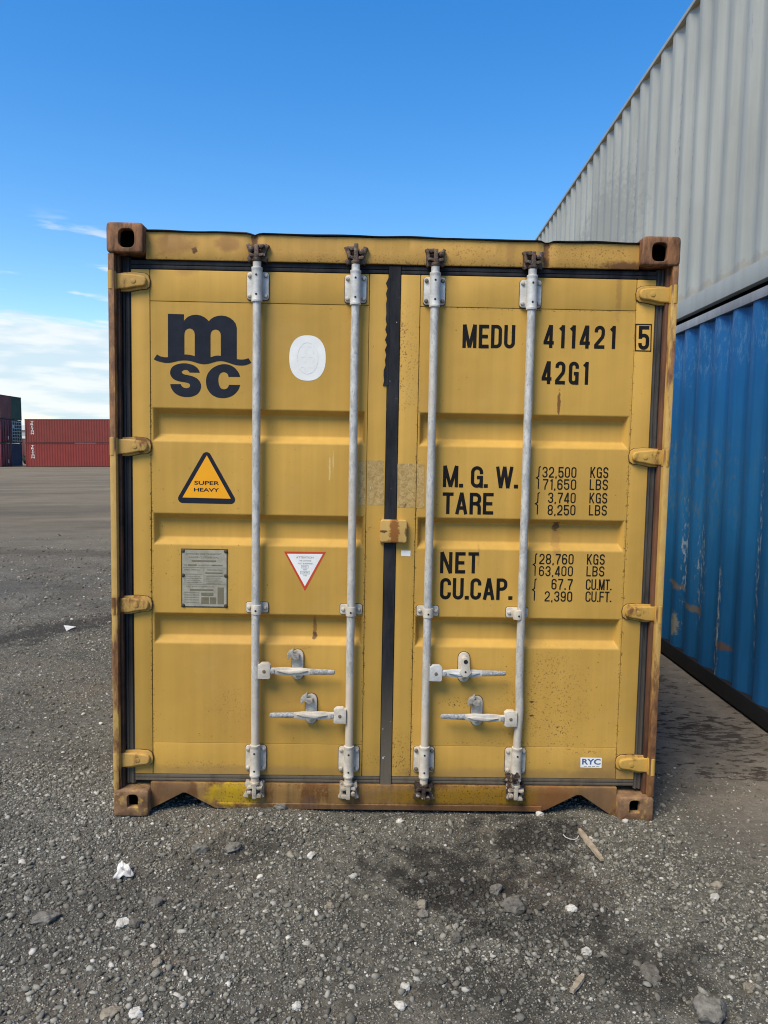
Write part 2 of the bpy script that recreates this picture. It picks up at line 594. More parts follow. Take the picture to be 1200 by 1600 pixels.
STAINS_R = [(0.1145, 0.95, 0.008, 0.95, DRUST, 0.95, 'speck'), (1.0575, 1.1, 0.007, 1.1, DRUST, 0.9, 'speck'), (0.60, 0.185, 0.55, 0.030, (0.27, 0.17, 0.075), 0.45, 'soft'), (0.62, 2.28, 0.45, 0.005, DRUST, 0.8, 'speck'), (0.40, 1.20, 0.006, 0.05, (0.30, 0.15, 0.05), 0.4, 'soft'),
            (0.735, 1.88, 0.007, 0.05, (0.13, 0.05, 0.02), 0.85, 'hard'), (0.75, 1.33, 0.016, 0.02, DRUST, 0.85, 'hard'),
            (0.75, 1.27, 0.02, 0.07, (0.25, 0.12, 0.04), 0.45, 'soft'), (0.72, 0.55, 0.17, 0.20, (0.10, 0.045, 0.02), 0.6, 'speck'),
            (0.80, 0.42, 0.05, 0.05, DRUST, 0.85, 'speck'), (0.05, 0.27, 0.05, 0.09, (0.12, 0.05, 0.02), 0.9, 'speck'),
            (0.05, 2.06, 0.05, 0.18, (0.11, 0.05, 0.02), 0.75, 'speck'), (0.765, 1.56, 0.05, 0.02, DRUST, 0.7, 'speck'),
            (0.9, 0.30, 0.12, 0.012, (0.16, 0.085, 0.04), 0.8, 'speck'), (0.98, 2.36, 0.012, 0.10, (0.22, 0.11, 0.04), 0.4, 'soft'),
            (0.31, 0.52, 0.06, 0.022, DRUST, 0.9, 'speck'), (0.60, 0.335, 0.35, 0.012, (0.15, 0.07, 0.03), 0.6, 'speck'),
            (1.0, 0.215, 0.14, 0.05, (0.25, 0.15, 0.07), 0.5, 'soft'), (0.66, 0.53, 0.012, 0.004, DRUST, 0.9, 'soft'), (0.66, 0.465, 0.012, 0.004, DRUST, 0.9, 'soft')]
M['door_l'] = mat_yellow('ochre door paint', stains=STAINS_L)
M['door_r'] = mat_yellow('ochre door paint with rust freckles', base=(0.502, 0.297, 0.062), stains=STAINS_R)
HS = [(-0.72, 2.53, 0.05, 0.03, (0.25, 0.12, 0.04), 0.7, 'soft'), (-0.605, 2.53, 0.014, 0.11, (0.13, 0.05, 0.022), 0.85, 'hard'),
      (0.655, 2.52, 0.013, 0.10, (0.16, 0.065, 0.025), 0.85, 'hard'), (0.60, 2.462, 0.45, 0.012, (0.17, 0.07, 0.025), 0.8, 'speck'),
      (0.82, 2.52, 0.16, 0.05, (0.14, 0.06, 0.02), 0.9, 'speck'), (0.30, 2.50, 0.16, 0.04, (0.14, 0.06, 0.02), 0.6, 'speck'),
      (-0.86, 2.50, 0.012, 0.014, DRUST, 0.9, 'hard'), (-0.2, 2.485, 0.3, 0.03, (0.2, 0.10, 0.04), 0.5, 'speck'),
      (1.0, 2.47, 0.10, 0.018, (0.14, 0.06, 0.025), 0.9, 'soft'), (0.5, 2.53, 0.018, 0.09, (0.30, 0.16, 0.05), 0.5, 'soft'),
      (0.0, 2.463, 1.1, 0.009, (0.12, 0.055, 0.025), 0.85, 'speck'), (-0.95, 2.52, 0.09, 0.04, (0.22, 0.105, 0.04), 0.6, 'soft')]
M['header'] = mat_yellow('ochre header paint with rust runs', base=(0.455, 0.262, 0.062), stains=HS, streak=0.10)
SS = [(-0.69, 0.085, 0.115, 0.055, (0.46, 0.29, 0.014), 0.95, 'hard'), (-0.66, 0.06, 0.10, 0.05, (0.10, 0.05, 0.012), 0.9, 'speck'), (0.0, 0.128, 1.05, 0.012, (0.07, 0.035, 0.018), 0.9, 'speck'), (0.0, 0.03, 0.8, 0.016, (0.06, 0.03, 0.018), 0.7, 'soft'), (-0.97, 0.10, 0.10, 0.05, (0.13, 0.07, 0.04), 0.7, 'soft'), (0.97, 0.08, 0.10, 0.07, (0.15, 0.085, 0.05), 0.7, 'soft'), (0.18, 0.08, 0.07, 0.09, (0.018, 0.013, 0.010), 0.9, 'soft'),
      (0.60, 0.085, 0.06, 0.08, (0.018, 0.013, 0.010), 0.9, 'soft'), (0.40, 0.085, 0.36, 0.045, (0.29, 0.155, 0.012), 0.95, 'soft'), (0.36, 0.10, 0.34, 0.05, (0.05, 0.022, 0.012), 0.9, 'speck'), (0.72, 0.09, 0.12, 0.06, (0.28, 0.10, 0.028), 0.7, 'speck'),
      (0.40, 0.035, 0.45, 0.020, (0.10, 0.045, 0.02), 0.8, 'soft'), (0.78, 0.07, 0.10, 0.07, (0.22, 0.085, 0.03), 0.8, 'soft'),
      (-0.25, 0.11, 0.3, 0.02, (0.33, 0.19, 0.05), 0.7, 'speck'), (-0.34, 0.055, 0.035, 0.03, (0.10, 0.055, 0.04), 0.6, 'soft')]
M['sill'] = mat_yellow('worn muddy sill paint', base=(0.27, 0.150, 0.050), rust=0.48, stains=SS, grime=0.40, spots=True, streak=0.35)


def mat_post(name, bands):
    t = NT(name)
    n = t.noise(6, 8, 0.7, vec=t.vec((1, 1, 0.22)))
    n2 = t.noise(34, 5, 0.65, vec=t.vec((1, 1, 0.4)))
    c = t.mix(t.ramp(n2, 0.3, 0.7), (0.095, 0.040, 0.017), (0.29, 0.135, 0.048))
    k = None
    for z0, z1, s in bands:
        b = t.m('MULTIPLY', t.ramp(t.z, z0 - 0.02, z0 + 0.02), t.ramp(t.z, z1 + 0.02, z1 - 0.02))
        b = t.m('MULTIPLY', b, t.ramp(n, 0.66 - s * 0.5, 0.74 - s * 0.5))
        k = b if k is None else t.m('MAXIMUM', k, b)
    c = t.mix(k, c, t.mix(t.ramp(n2, 0.3, 0.7), (0.44, 0.26, 0.07), (0.52, 0.33, 0.09)))
    t.bump(n2, 0.35, 0.003)
    return t.done(c, 0.65)


M['post_l'] = mat_post('left post paint and rust', [(0.0, 0.95, 0.28), (0.99, 1.62, 0.85), (1.65, 2.33, 0.10)])
M['post_r'] = mat_post('right post paint and rust', [(0.0, 0.92, 0.42), (0.98, 1.62, 0.72), (1.68, 2.35, 0.42)])
M['post_red'] = mat_plain('red brown rust', (0.055, 0.024, 0.014), (0.16, 0.070, 0.035), 9, 0.8, 0, 0.4, 60, stretch=(1, 1, 0.3))
M['hinge_l'] = mat_yellow('ochre hinge with worn rust', base=(0.45, 0.27, 0.075), rust=0.50, spots=False, perobj=True)
M['hinge_r'] = mat_yellow('ochre hinge paint', base=(0.50, 0.30, 0.068), rust=0.34, spots=False, perobj=True)
M['side_y'] = mat_yellow('ochre side wall paint', rust=0.12)

# ------------------------------------------------------------------ stroke lettering
def arc(cx, cz, rx, rz, a0, a1, n=8):
    return [(cx + rx * math.cos(rad(a0 + (a1 - a0) * i / n)), cz + rz * math.sin(rad(a0 + (a1 - a0) * i / n))) for i in range(n + 1)]


def glyph(ch, w, h, t):
    L, R, B, T, MZ = t / 2, w - t / 2, t / 2, h - t / 2, h * 0.5
    r = min((R - L) * 0.5, h * 0.22)
    X = (L + R) / 2
    S = []

    def s(*p, closed=False):
        S.append((list(p), closed))
    top = arc(R - r, T - r, r, r, 0, 90) + arc(L + r, T - r, r, r, 90, 180)
    bot = arc(L + r, B + r, r, r, 180, 270) + arc(R - r, B + r, r, r, 270, 360)
    if ch in '0O':
        s(*(top + bot), closed=True)
    elif ch == 'C' or ch == 'G':
        p = [(R, T - r - h * 0.08)] + top + bot
        if ch == 'C':
            s(*(p + [(R, B + r + h * 0.08)]))
        else:
            s(*(p + [(R, MZ - h * 0.02)]))
            s((X, MZ - h * 0.02 - t * 0.0), (R + t / 2, MZ - h * 0.02))
            s((R, MZ), (R, 0))
    elif ch == 'U':
        s(*([(L, h)] + bot + [(R, h)]))
    elif ch == 'D':
        s(*([(L, B), (L, T)] + arc(R - r, T - r, r, r, 90, 0) + arc(R - r, B + r, r, r, 0, -90)), closed=True)
    elif ch in 'EFL':
        s((L, 0), (L, h))
        if ch in 'EF':
            s((L, T), (w, T))
            s((L, MZ), (w * 0.9, MZ))
        if ch in 'EL':
            s((L, B), (w, B))
    elif ch == 'T':
        s((0, T), (w, T))
        s((X, 0), (X, T))
    elif ch == 'I':
        s((X, 0), (X, h))
    elif ch == 'M':
        s((L, 0), (L, h))
        s((R, 0), (R, h))
        s((L * 1.1, h), (X, 0.02 * h))
        s((R - L * 0.1, h), (X, 0.02 * h))
    elif ch == 'W':
        q = (R - L) / 4
        s((L, h), (L + q, 0))
        s((L + q, 0), (X, h))
        s((X, h), (R - q, 0))
        s((R - q, 0), (R, h))
    elif ch == 'N':
        s((L, 0), (L, h))
        s((R, 0), (R, h))
        s((L, h), (R, 0))
    elif ch == 'A':
        s((L, 0), (X, h))
        s((R, 0), (X, h))
        s((L + (X - L) * 0.35, h * 0.29), (R - (R - X) * 0.35, h * 0.29))
    elif ch == 'K':
        s((L, 0), (L, h))
        s((R, h), (L, h * 0.36))
        s((L + (R - L) * 0.34, h * 0.52), (R, 0))
    elif ch in 'PRB':
        s((L, 0), (L, h))
        rr = min(r, (T - MZ) / 2)
        s(*([(L, T)] + arc(R - rr, T - rr, rr, rr, 90, 0) + arc(R - rr, MZ + rr, rr, rr, 0, -90) + [(L, MZ)]))
        if ch == 'B':
            s(*([(L, MZ)] + arc(R - rr, MZ - rr, rr, rr, 90, 0) + arc(R - rr, B + rr, rr, rr, 0, -90) + [(L, B)]))
        if ch == 'R':
            s(*([(R - rr, MZ)] + arc(R - rr, MZ - rr, rr, rr, 90, 0) + [(R, 0)]))
    elif ch == 'S':
        rr = min(r, (T - MZ) / 2)
        s(*([(R, T - rr - h * 0.03)] + arc(R - rr, T - rr, rr, rr, 0, 90) + arc(L + rr, T - rr, rr, rr, 90, 180)
            + arc(L + rr, MZ + rr, rr, rr, 180, 250, 5) + arc(R - rr, MZ - rr, rr, rr, 70, 0, 5)
            + arc(R - rr, B + rr, rr, rr, 0, -90) + arc(L + rr, B + rr, rr, rr, 270, 180) + [(L, B + rr + h * 0.03)]))
    elif ch == 'Y':
        s((L, h), (X, MZ * 0.9))
        s((R, h), (X, MZ * 0.9))
        s((X, 0), (X, MZ))
    elif ch == 'H':
        s((L, 0), (L, h))
        s((R, 0), (R, h))
        s((L, MZ), (R, MZ))
    elif ch == 'V':
        s((L, h), (X, 0))
        s((R, h), (X, 0))
    elif ch == '1':
        s((R, 0), (R, h))
        s((R - t * 0.1, h - t * 0.6), (L, h * 0.80))
    elif ch == '2':
        s(*([(L, T - r - h * 0.06)] + arc(L + r, T - r, r, r, 180, 90) + arc(R - r, T - r, r, r, 90, 0) + [(R, h * 0.62), (R - (R - L) * 0.1, h * 0.50), (L, B + h * 0.08), (L, B)]))
        s((L - t / 2, B), (w, B))
    elif ch == '3':
        rr = min(r, (T - MZ) / 2)
        s(*([(L, T - rr - h * 0.03)] + arc(L + rr, T - rr, rr, rr, 180, 90) + arc(R - rr, T - rr, rr, rr, 90, 0)
            + arc(R - rr, MZ + rr, rr, rr, 0, -90) + [(X - (R - L) * 0.15, MZ)]))
        s(*([(X - (R - L) * 0.15, MZ)] + arc(R - rr, MZ - rr, rr, rr, 90, 0) + arc(R - rr, B + rr, rr, rr, 0, -90) + arc(L + rr, B + rr, rr, rr, 270, 180) + [(L, B + rr + h * 0.03)]))
    elif ch == '4':
        s((R - (R - L) * 0.18, 0), (R - (R - L) * 0.18, h))
        s((0, h * 0.23), (w, h * 0.23))
        s((R - (R - L) * 0.26, h * 0.985), (L * 0.9, h * 0.24))
    elif ch == '5':
        s((L, T), (w * 0.96, T))
        s((L, h), (L, h * 0.46))
        rr = r
        zt = h * 0.60
        s(*([(L, zt - h * 0.08)] + arc(L + rr * 0.9, zt - rr * 0.6, rr * 0.9, rr * 0.6, 160, 90, 4) + arc(R - rr, zt - rr, rr, rr, 90, 0)
            + arc(R - rr, B + rr, rr, rr, 0, -90) + arc(L + rr, B + rr, rr, rr, 270, 180) + [(L, B + rr + h * 0.05)]))
    elif ch in '69':
        zt = h * 0.57
        p = arc(R - r, zt - r, r, r, 0, 90) + arc(L + r, zt - r, r, r, 90, 180) + bot
        q = [(R, T - r - h * 0.03)] + top + [(L, zt - r)]
        if ch == '9':
            p = [(w - a, h - b) for a, b in p]
            q = [(w - a, h - b) for a, b in q]
        s(*p, closed=True)
        s(*q)
    elif ch == '7':
        s((0, T), (w, T))
        s((R, T), (R, h * 0.86), (L + (R - L) * 0.42, h * 0.30), (L + (R - L) * 0.38, 0))
    elif ch == '8':
        rr = min(r, (T - MZ) / 2)
        s(*(arc(R - rr, T - rr, rr, rr, 0, 90) + arc(L + rr, T - rr, rr, rr, 90, 180) + arc(L + rr, MZ + rr, rr, rr, 180, 270) + arc(R - rr, MZ + rr, rr, rr, 270, 360)), closed=True)
        s(*(arc(R - rr, MZ - rr, rr, rr, 0, 90) + arc(L + rr, MZ - rr, rr, rr, 90, 180) + arc(L + rr, B + rr, rr, rr, 180, 270) + arc(R - rr, B + rr, rr, rr, 270, 360)), closed=True)
    elif ch == '.':
        s((X, 0), (X, t * 1.1))
    elif ch == ',':
        s((X + t * 0.15, t * 1.0), (X - t * 0.25, -t * 0.7))
    return S


WID = {'M': 1.28, 'W': 1.45, '1': 0.62, '.': 0.30, ',': 0.30, ' ': 0.8, 'A': 1.08, 'T': 0.95, 'I': 0.4, 'L': 0.85, 'E': 0.92, 'F': 0.9}


def ribbon(mb, pts, closed, t, y):
    cl = [Vector((p[0], p[1])) for p in pts]
    out = [cl[0]]
    for p in cl[1:]:
        if (p - out[-1]).length > 1e-6:
            out.append(p)
    if closed and (out[0] - out[-1]).length < 1e-6:
        out.pop()
    n = len(out)
    lft, rgt = [], []
    for i in range(n):
        a = out[i - 1] if (i > 0 or closed) else None
        b = out[i]
        c = out[(i + 1) % n] if (i < n - 1 or closed) else None
        d1 = (b - a).normalized() if a is not None else None
        d2 = (c - b).normalized() if c is not None else None
        d1 = d1 or d2
        d2 = d2 or d1
        n1 = Vector((-d1.y, d1.x))
        n2 = Vector((-d2.y, d2.x))
        mvec = (n1 + n2)
        if mvec.length < 1e-6:
            mvec = n1
        mvec.normalize()
        k = (t / 2) / max(mvec.dot(n1), 0.35)
        lft.append(b + mvec * k)
        rgt.append(b - mvec * k)
    vs = [(p.x, y, p.y) for p in lft] + [(p.x, y, p.y) for p in rgt]
    fs = []
    for i in range(n if closed else n - 1):
        j = (i + 1) % n
        fs.append((i, j, n + j, n + i))
    mb.add(vs, fs)


def lettering(mb, text, p0, p1, ptop, Y, thick, gap=0.22, wid=None):
    """text between two points of its baseline; ptop fixes the letter height"""
    (x0, z0), (x1, z1) = P(*p0, Y), P(*p1, Y)
    h = P(*ptop, Y)[1] - z0
    ww = dict(WID)
    if wid:
        ww.update(wid)
    tot = sum(ww.get(c, 1.0) for c in text) + gap * (len(text) - 1)
    u = math.hypot(x1 - x0, z1 - z0) / tot
    ang = math.atan2(z1 - z0, x1 - x0)
    cx = 0.0
    k = 0
    t = thick * h
    for c in text:
        w = ww.get(c, 1.0) * u
        if c != ' ':
            for pts, closed in glyph(c, w, h, min(t, w * 0.55) if c not in '.,1I' else t):
                k += 1
                q = [(x0 + (px + cx) * math.cos(ang) - pz * math.sin(ang) * 0.0, z0 + pz + (px + cx) * math.sin(ang)) for px, pz in pts]
                ribbon(mb, q, closed, t if c not in '.' else t * 1.25, Y - 0.0006 - 0.00012 * (k % 9))
        cx += w + gap * u
    return mb


def fix_normals(mb):
    for f in mb.bm.faces:
        f.normal_update()
        if f.normal.y > 0:
            f.normal_flip()
    return mb


def font_text(mb, text, x0, x1, z0, h, Y, bold=0.0, centre=True):
    """text in Blender's own built-in face, fitted to the width x0..x1 and cap height h"""
    cu = bpy.data.curves.new('t', 'FONT')
    cu.body = text
    cu.size = 1.0
    cu.resolution_u = 3
    cu.offset = bold
    o = bpy.data.objects.new('t', cu)
    me = o.to_mesh()
    co = np.array([v.co[:] for v in me.vertices])
    if len(co):
        a, b = co[:, 0].min(), co[:, 0].max()
        zb, zt = co[:, 1].min(), co[:, 1].max()
        vs = [(x0 + (p[0] - a) / (b - a) * (x1 - x0), Y, z0 + (p[1] - zb) / (zt - zb) * h) for p in co]
        mb.add(vs, [tuple(p.vertices) for p in me.polygons])
    o.to_mesh_clear()
    bpy.data.objects.remove(o)
    bpy.data.curves.remove(cu)
    return mb


def smooth_closed(pts, sub=4):
    n = len(pts)
    out = []
    for i in range(n):
        p0, p1, p2, p3 = [Vector(pts[(i + k - 1) % n]) for k in range(4)]
        # keep sharp corners sharp
        d1, d2 = (p1 - p0).normalized(), (p2 - p1).normalized()
        for s in range(sub):
            u = s / sub
            sharp1 = (p1 - p0).angle(p2 - p1, 0) > rad(40)
            sharp2 = (p2 - p1).angle(p3 - p2, 0) > rad(40)
            m1 = (p2 - p1) if sharp1 else (p2 - p0) * 0.5
            m2 = (p2 - p1) if sharp2 else (p3 - p1) * 0.5
            L = (p2 - p1).length
            if m1.length > 0:
                m1 = m1.normalized() * L
            if m2.length > 0:
                m2 = m2.normalized() * L
            h00 = 2 * u ** 3 - 3 * u ** 2 + 1
            h10 = u ** 3 - 2 * u ** 2 + u
            h01 = -2 * u ** 3 + 3 * u ** 2
            h11 = u ** 3 - u ** 2
            q = p1 * h00 + m1 * h10 + p2 * h01 + m2 * h11
            out.append((q.x, q.y))
    return out

# ================================================================== ground
def vnoise(x, y, seed):
    """smooth value noise on a unit lattice"""
    xi, yi = np.floor(x).astype(np.int64), np.floor(y).astype(np.int64)
    xf, yf = x - xi, y - yi
    u, v = xf * xf * (3 - 2 * xf), yf * yf * (3 - 2 * yf)

    def h(a, b):
        n = (a * 374761393 + b * 668265263 + seed * 1442695041) & 0x7fffffff
        n = ((n ^ (n >> 13)) * 1274126177) & 0x7fffffff
        return ((n ^ (n >> 16)) & 0xffff) / 65535.0
    return (h(xi, yi) * (1 - u) + h(xi + 1, yi) * u) * (1 - v) + (h(xi, yi + 1) * (1 - u) + h(xi + 1, yi + 1) * u) * v


def sstep(a, b, v):
    t = np.clip((v - a) / (b - a), 0, 1)
    return t * t * (3 - 2 * t)


def ground_h(x, y):
    x = np.asarray(x, float)
    y = np.asarray(y, float)
    far = np.clip((y - 3) / 60.0, 0, 1)
    h = 0.0172 * np.clip(x, -400, 5) * sstep(4, 45, y)
    near = 1 - sstep(6, 30, np.hypot(x, y))
    n = np.zeros_like(x)
    for k, (f, a) in enumerate(((1.1, 0.016), (2.7, 0.010), (6.5, 0.0065), (15.0, 0.0035), (31, 0.0042), (62, 0.0034))):
        n = n + a * (vnoise(x * f + 17.3 * k, y * f + 5.1 * k, k + 1) - 0.5)
    # compacted, flatter lane beside the blue container
    lane = sstep(1.0, 1.6, x) * sstep(-0.6, 0.6, y)
    h = h + n * near * (1 - 0.65 * lane) - 0.006
    # low bank of gravel pushed against the sill, left of the middle
    h = h + 0.028 * np.exp(-((x + 0.62) / 0.33) ** 2) * np.exp(-((y - 0.02) / 0.16) ** 2) * near
    h = h + 0.012 * np.exp(-((x - 0.3) / 0.9) ** 2) * np.exp(-((y - 0.0) / 0.2) ** 2) * near
    # ruts in the yard on the left
    h = h + 0.02 * near * np.sin((y - 0.35 * x) * 2.1) * sstep(-1.6, -3.0, x) * sstep(1.5, 3.0, y) * vnoise(x * 0.5, y * 0.5, 9)
    return h


def gh(x, y):
    return float(ground_h(np.array([x]), np.array([y]))[0])


def grade(lo, hi, step, reach, growth=1.09):
    v = list(np.arange(lo, hi + 1e-6, step))
    s, a = step, hi
    up = []
    while a < reach:
        s *= growth
        a += s
        up.append(a)
    s, a = step, lo
    dn = []
    while a > -reach:
        s *= growth
        a -= s
        dn.append(a)
    return np.array(dn[::-1] + v + up)


def one_patch(t, nz, c, cx, cy, rx, ry, col, st_, amp=1.2, turn=0.0, edge=(1.3, 0.45)):
    dx, dy = t.m('SUBTRACT', t.x, cx), t.m('SUBTRACT', t.y, cy)
    ca, sa_ = math.cos(rad(turn)), math.sin(rad(turn))
    a = t.m('DIVIDE', t.m('ADD', t.m('MULTIPLY', dx, ca), t.m('MULTIPLY', dy, sa_)), rx)
    b = t.m('DIVIDE', t.m('SUBTRACT', t.m('MULTIPLY', dy, ca), t.m('MULTIPLY', dx, sa_)), ry)
    d = t.m('SQRT', t.m('ADD', t.m('MULTIPLY', a, a), t.m('MULTIPLY', b, b)))
    d = t.m('ADD', d, t.m('MULTIPLY', t.m('SUBTRACT', nz, 0.5), amp * 2))
    return t.mix(t.m('MULTIPLY', t.ramp(d, *edge), st_), c, col)


OIL = (0.022, 0.020, 0.018)
OILS = ((0.50, -0.22, 0.50, 0.26, (0.045, 0.041, 0.035), 0.40), (0.26, -0.46, 0.27, 0.24, OIL, 0.84), (0.62, -0.16, 0.24, 0.19, OIL, 0.85), (0.55, -0.60, 0.40, 0.26, OIL, 0.62),
        (0.85, -0.95, 0.24, 0.18, OIL, 0.55), (-0.60, -0.28, 0.18, 0.16, OIL, 0.55), 
        (1.36, 0.72, 0.12, 0.09, OIL, 0.7), (-2.95, 3.45, 0.95, 0.30, (0.045, 0.042, 0.037), 0.9, 56), (-3.6, 3.0, 0.7, 0.25, (0.055, 0.051, 0.044), 0.6, 20),
        (-4.3, 5.4, 1.6, 0.5, (0.075, 0.070, 0.062), 0.5, 30), (-5.5, 8.4, 3.5, 0.42, (0.06, 0.05, 0.04), 0.8, -4), (-1.08, -0.66, 0.4, 0.3, (0.065, 0.060, 0.052), 0.45), (0.35, -1.05, 0.20, 0.16, OIL, 0.45))


def oil_patches(t, c, k):
    nz = t.noise(6.0, 7, 0.7)
    for q in OILS:
        cx, cy, rx, ry, col, st_ = q[:6]
        c = one_patch(t, nz, c, cx, cy, rx, ry, col, st_ * k, 2.3, q[6] if len(q) > 6 else 0.0)
    # thin flakes of dried mud and tar along the lane
    nf = t.noise(13.0, 7, 0.72, vec=t.vec((0.75, 1.7, 1)))
    for cx, cy, rx, ry in ((1.98, 1.12, 0.42, 0.50), (1.55, 1.35, 0.55, 0.32), (1.85, 2.1, 0.40, 0.30), (1.38, 0.70, 0.20, 0.22), (1.9, 0.55, 0.40, 0.12)):
        c = one_patch(t, nf, c, cx, cy, rx, ry, (0.045, 0.035, 0.027), 0.8 * k, 4.4, 0.0, (0.42, 0.22))
    return c


def mat_ground():
    t = NT('gravel yard')
    big = t.noise(0.35, 5, 0.6)
    mid = t.noise(1.6, 6, 0.65)
    fine = t.noise(26, 6, 0.72)
    grit = t.noise(210, 4, 0.75)
    c = t.mix(t.ramp(mid, 0.3, 0.7), (0.076, 0.072, 0.058), (0.150, 0.141, 0.115))
    c = t.scale(c, t.ramp(fine, 0.30, 0.70, 0.52, 1.55))
    # brown dust
    c = t.mix(t.ramp(t.noise(0.8, 5, 0.6, vec=t.vec(off=(4.2, 9.1, 0))), 0.48, 0.72, 0, 0.6), c, (0.185, 0.146, 0.102))
    # broken stone bedded in the surface: three sizes of cells
    v1 = t.voro(62)
    v2 = t.voro(150)
    v3 = t.voro(27)
    r1 = t.n.new('ShaderNodeSeparateColor')
    t.l.new(v1.outputs['Color'], r1.inputs[0])
    r2 = t.n.new('ShaderNodeSeparateColor')
    t.l.new(v2.outputs['Color'], r2.inputs[0])
    r3 = t.n.new('ShaderNodeSeparateColor')
    t.l.new(v3.outputs['Color'], r3.inputs[0])
    # the lane and the far yard are packed finer
    lane = t.m('MULTIPLY', t.ramp(t.x, 0.95, 1.75), t.ramp(t.y, -1.0, 0.5))
    loose = t.m('SUBTRACT', 1.0, t.m('MULTIPLY', lane, 0.8))
    s2 = t.m('MULTIPLY', t.m('MULTIPLY', t.ramp(v2.outputs['Distance'], 0.42, 0.30), t.ramp(r2.outputs[0], 0.30, 0.5)), loose)
    c = t.mix(t.m('MULTIPLY', s2, 0.75), c, t.mix(t.ramp(r2.outputs[1], 0.2, 1.0), (0.070, 0.067, 0.056), (0.31, 0.296, 0.248)))
    s1 = t.m('MULTIPLY', t.m('MULTIPLY', t.ramp(v1.outputs['Distance'], 0.40, 0.30), t.ramp(r1.outputs[0], 0.55, 0.62)), loose)
    c = t.mix(t.m('MULTIPLY', s1, 0.8), c, t.mix(t.ramp(r1.outputs[1], 0.1, 1.0), (0.08, 0.077, 0.066), (0.33, 0.315, 0.268)))
    white = t.m('MULTIPLY', t.m('MULTIPLY', t.ramp(v2.outputs['Distance'], 0.34, 0.26), t.ramp(r2.outputs[2], 0.94, 0.96)), loose)
    c = t.mix(white, c, (0.42, 0.395, 0.35))
    s3 = t.m('MULTIPLY', t.m('MULTIPLY', t.ramp(v3.outputs['Distance'], 0.36, 0.26), t.ramp(r3.outputs[0], 0.86, 0.9)), loose)
    c = t.mix(t.m('MULTIPLY', s3, 0.6), c, (0.20, 0.19, 0.175))
    # packed dust of the lane
    ln = t.noise(7, 5, 0.65)
    c = t.mix(t.m('MULTIPLY', lane, 0.72), c, t.mix(t.ramp(ln, 0.3, 0.7), (0.190, 0.158, 0.126), (0.290, 0.246, 0.200)))
    # oil and damp, each with its own place
    c = oil_patches(t, c, 1.0)
    nz = t.noise(5.0, 6, 0.65)

    def patch(cx, cy, rx, ry, col, st_, amp=1.2):
        return one_patch(t, nz, c, cx, cy, rx, ry, col, st_, amp)
    c = patch(0.70, -0.50, 0.35, 0.14, (0.14, 0.105, 0.075), 0.35)
    c = patch(-0.75, -0.95, 0.10, 0.08, (0.17, 0.12, 0.085), 0.35)
    # far yard: dry, paler, combed by wheels
    far = t.ramp(t.y, 3.2, 15)
    skew = t.n.new('ShaderNodeMapping')
    skew.inputs['Rotation'].default_value = (0, 0, rad(-24))
    t.l.new(t.obj, skew.inputs['Vector'])
    sk1 = t.n.new('ShaderNodeMapping')
    sk1.inputs['Scale'].default_value = (0.10, 0.30, 1)
    t.l.new(skew.outputs[0], sk1.inputs['Vector'])
    comb = t.noise(1.0, 7, 0.70, vec=sk1.outputs[0], dist=0.4)
    sk2 = t.n.new('ShaderNodeMapping')
    sk2.inputs['Scale'].default_value = (0.35, 1.1, 1)
    t.l.new(skew.outputs[0], sk2.inputs['Vector'])
    comb2 = t.noise(1.0, 6, 0.68, vec=sk2.outputs[0], dist=0.6)
    fc = t.mix(t.ramp(comb, 0.33, 0.66), (0.140, 0.108, 0.066), (0.238, 0.189, 0.118))
    fc = t.scale(fc, t.ramp(comb2, 0.3, 0.7, 0.80, 1.16))
    c = t.mix(t.m('MULTIPLY', far, 0.8), c, fc)
    hh = t.m('ADD', t.m('MULTIPLY', s1, 0.6), t.m('MULTIPLY', s2, 0.35))
    hh = t.m('ADD', hh, t.m('MULTIPLY', s3, 1.0))
    t.bump(t.m('ADD', hh, t.m('MULTIPLY', fine, 1.6)), 1.0, 0.013)
    t.bump(grit, 0.8, 0.005)
    return t.done(c, 0.92, 0, 0.25)


def build_ground():
    xs = grade(-3.0, 2.4, 0.0105, 3000)
    ys = grade(-1.7, 3.2, 0.0105, 3000)
    X, Y = np.meshgrid(xs, ys)
    Z = ground_h(X, Y)
    nx, ny = len(xs), len(ys)
    co = np.stack([X.ravel(), Y.ravel(), Z.ravel()], 1).astype(np.float32)
    i = np.arange(nx * ny).reshape(ny, nx)
    q = np.stack([i[:-1, :-1], i[:-1, 1:], i[1:, 1:], i[1:, :-1]], -1).reshape(-1, 4)
    me = bpy.data.meshes.new('ground')
    me.vertices.add(len(co))
    me.vertices.foreach_set('co', co.ravel())
    me.loops.add(q.size)
    me.loops.foreach_set('vertex_index', q.ravel().astype(np.int32))
    me.polygons.add(len(q))
    me.polygons.foreach_set('loop_start', np.arange(0, q.size, 4, dtype=np.int32))
    me.update()
    me.validate()
    me.shade_smooth()
    me.materials.append(mat_ground())
    o = bpy.data.objects.new('ground', me)
    COL.objects.link(o)
    tag(o, 'grey brown gravel yard with dark oil patches', None, None, 'structure')


build_ground()

# ================================================================== yellow container
YC = empty('shipping_container')
tag(YC, 'ochre yellow container facing us with four galvanised door bars, rusty corners and black lettering', 'shipping container')
HGT = 2.591
YD = 0.055          # face of the door frames
YP = 0.0585         # face of the corrugated door panels


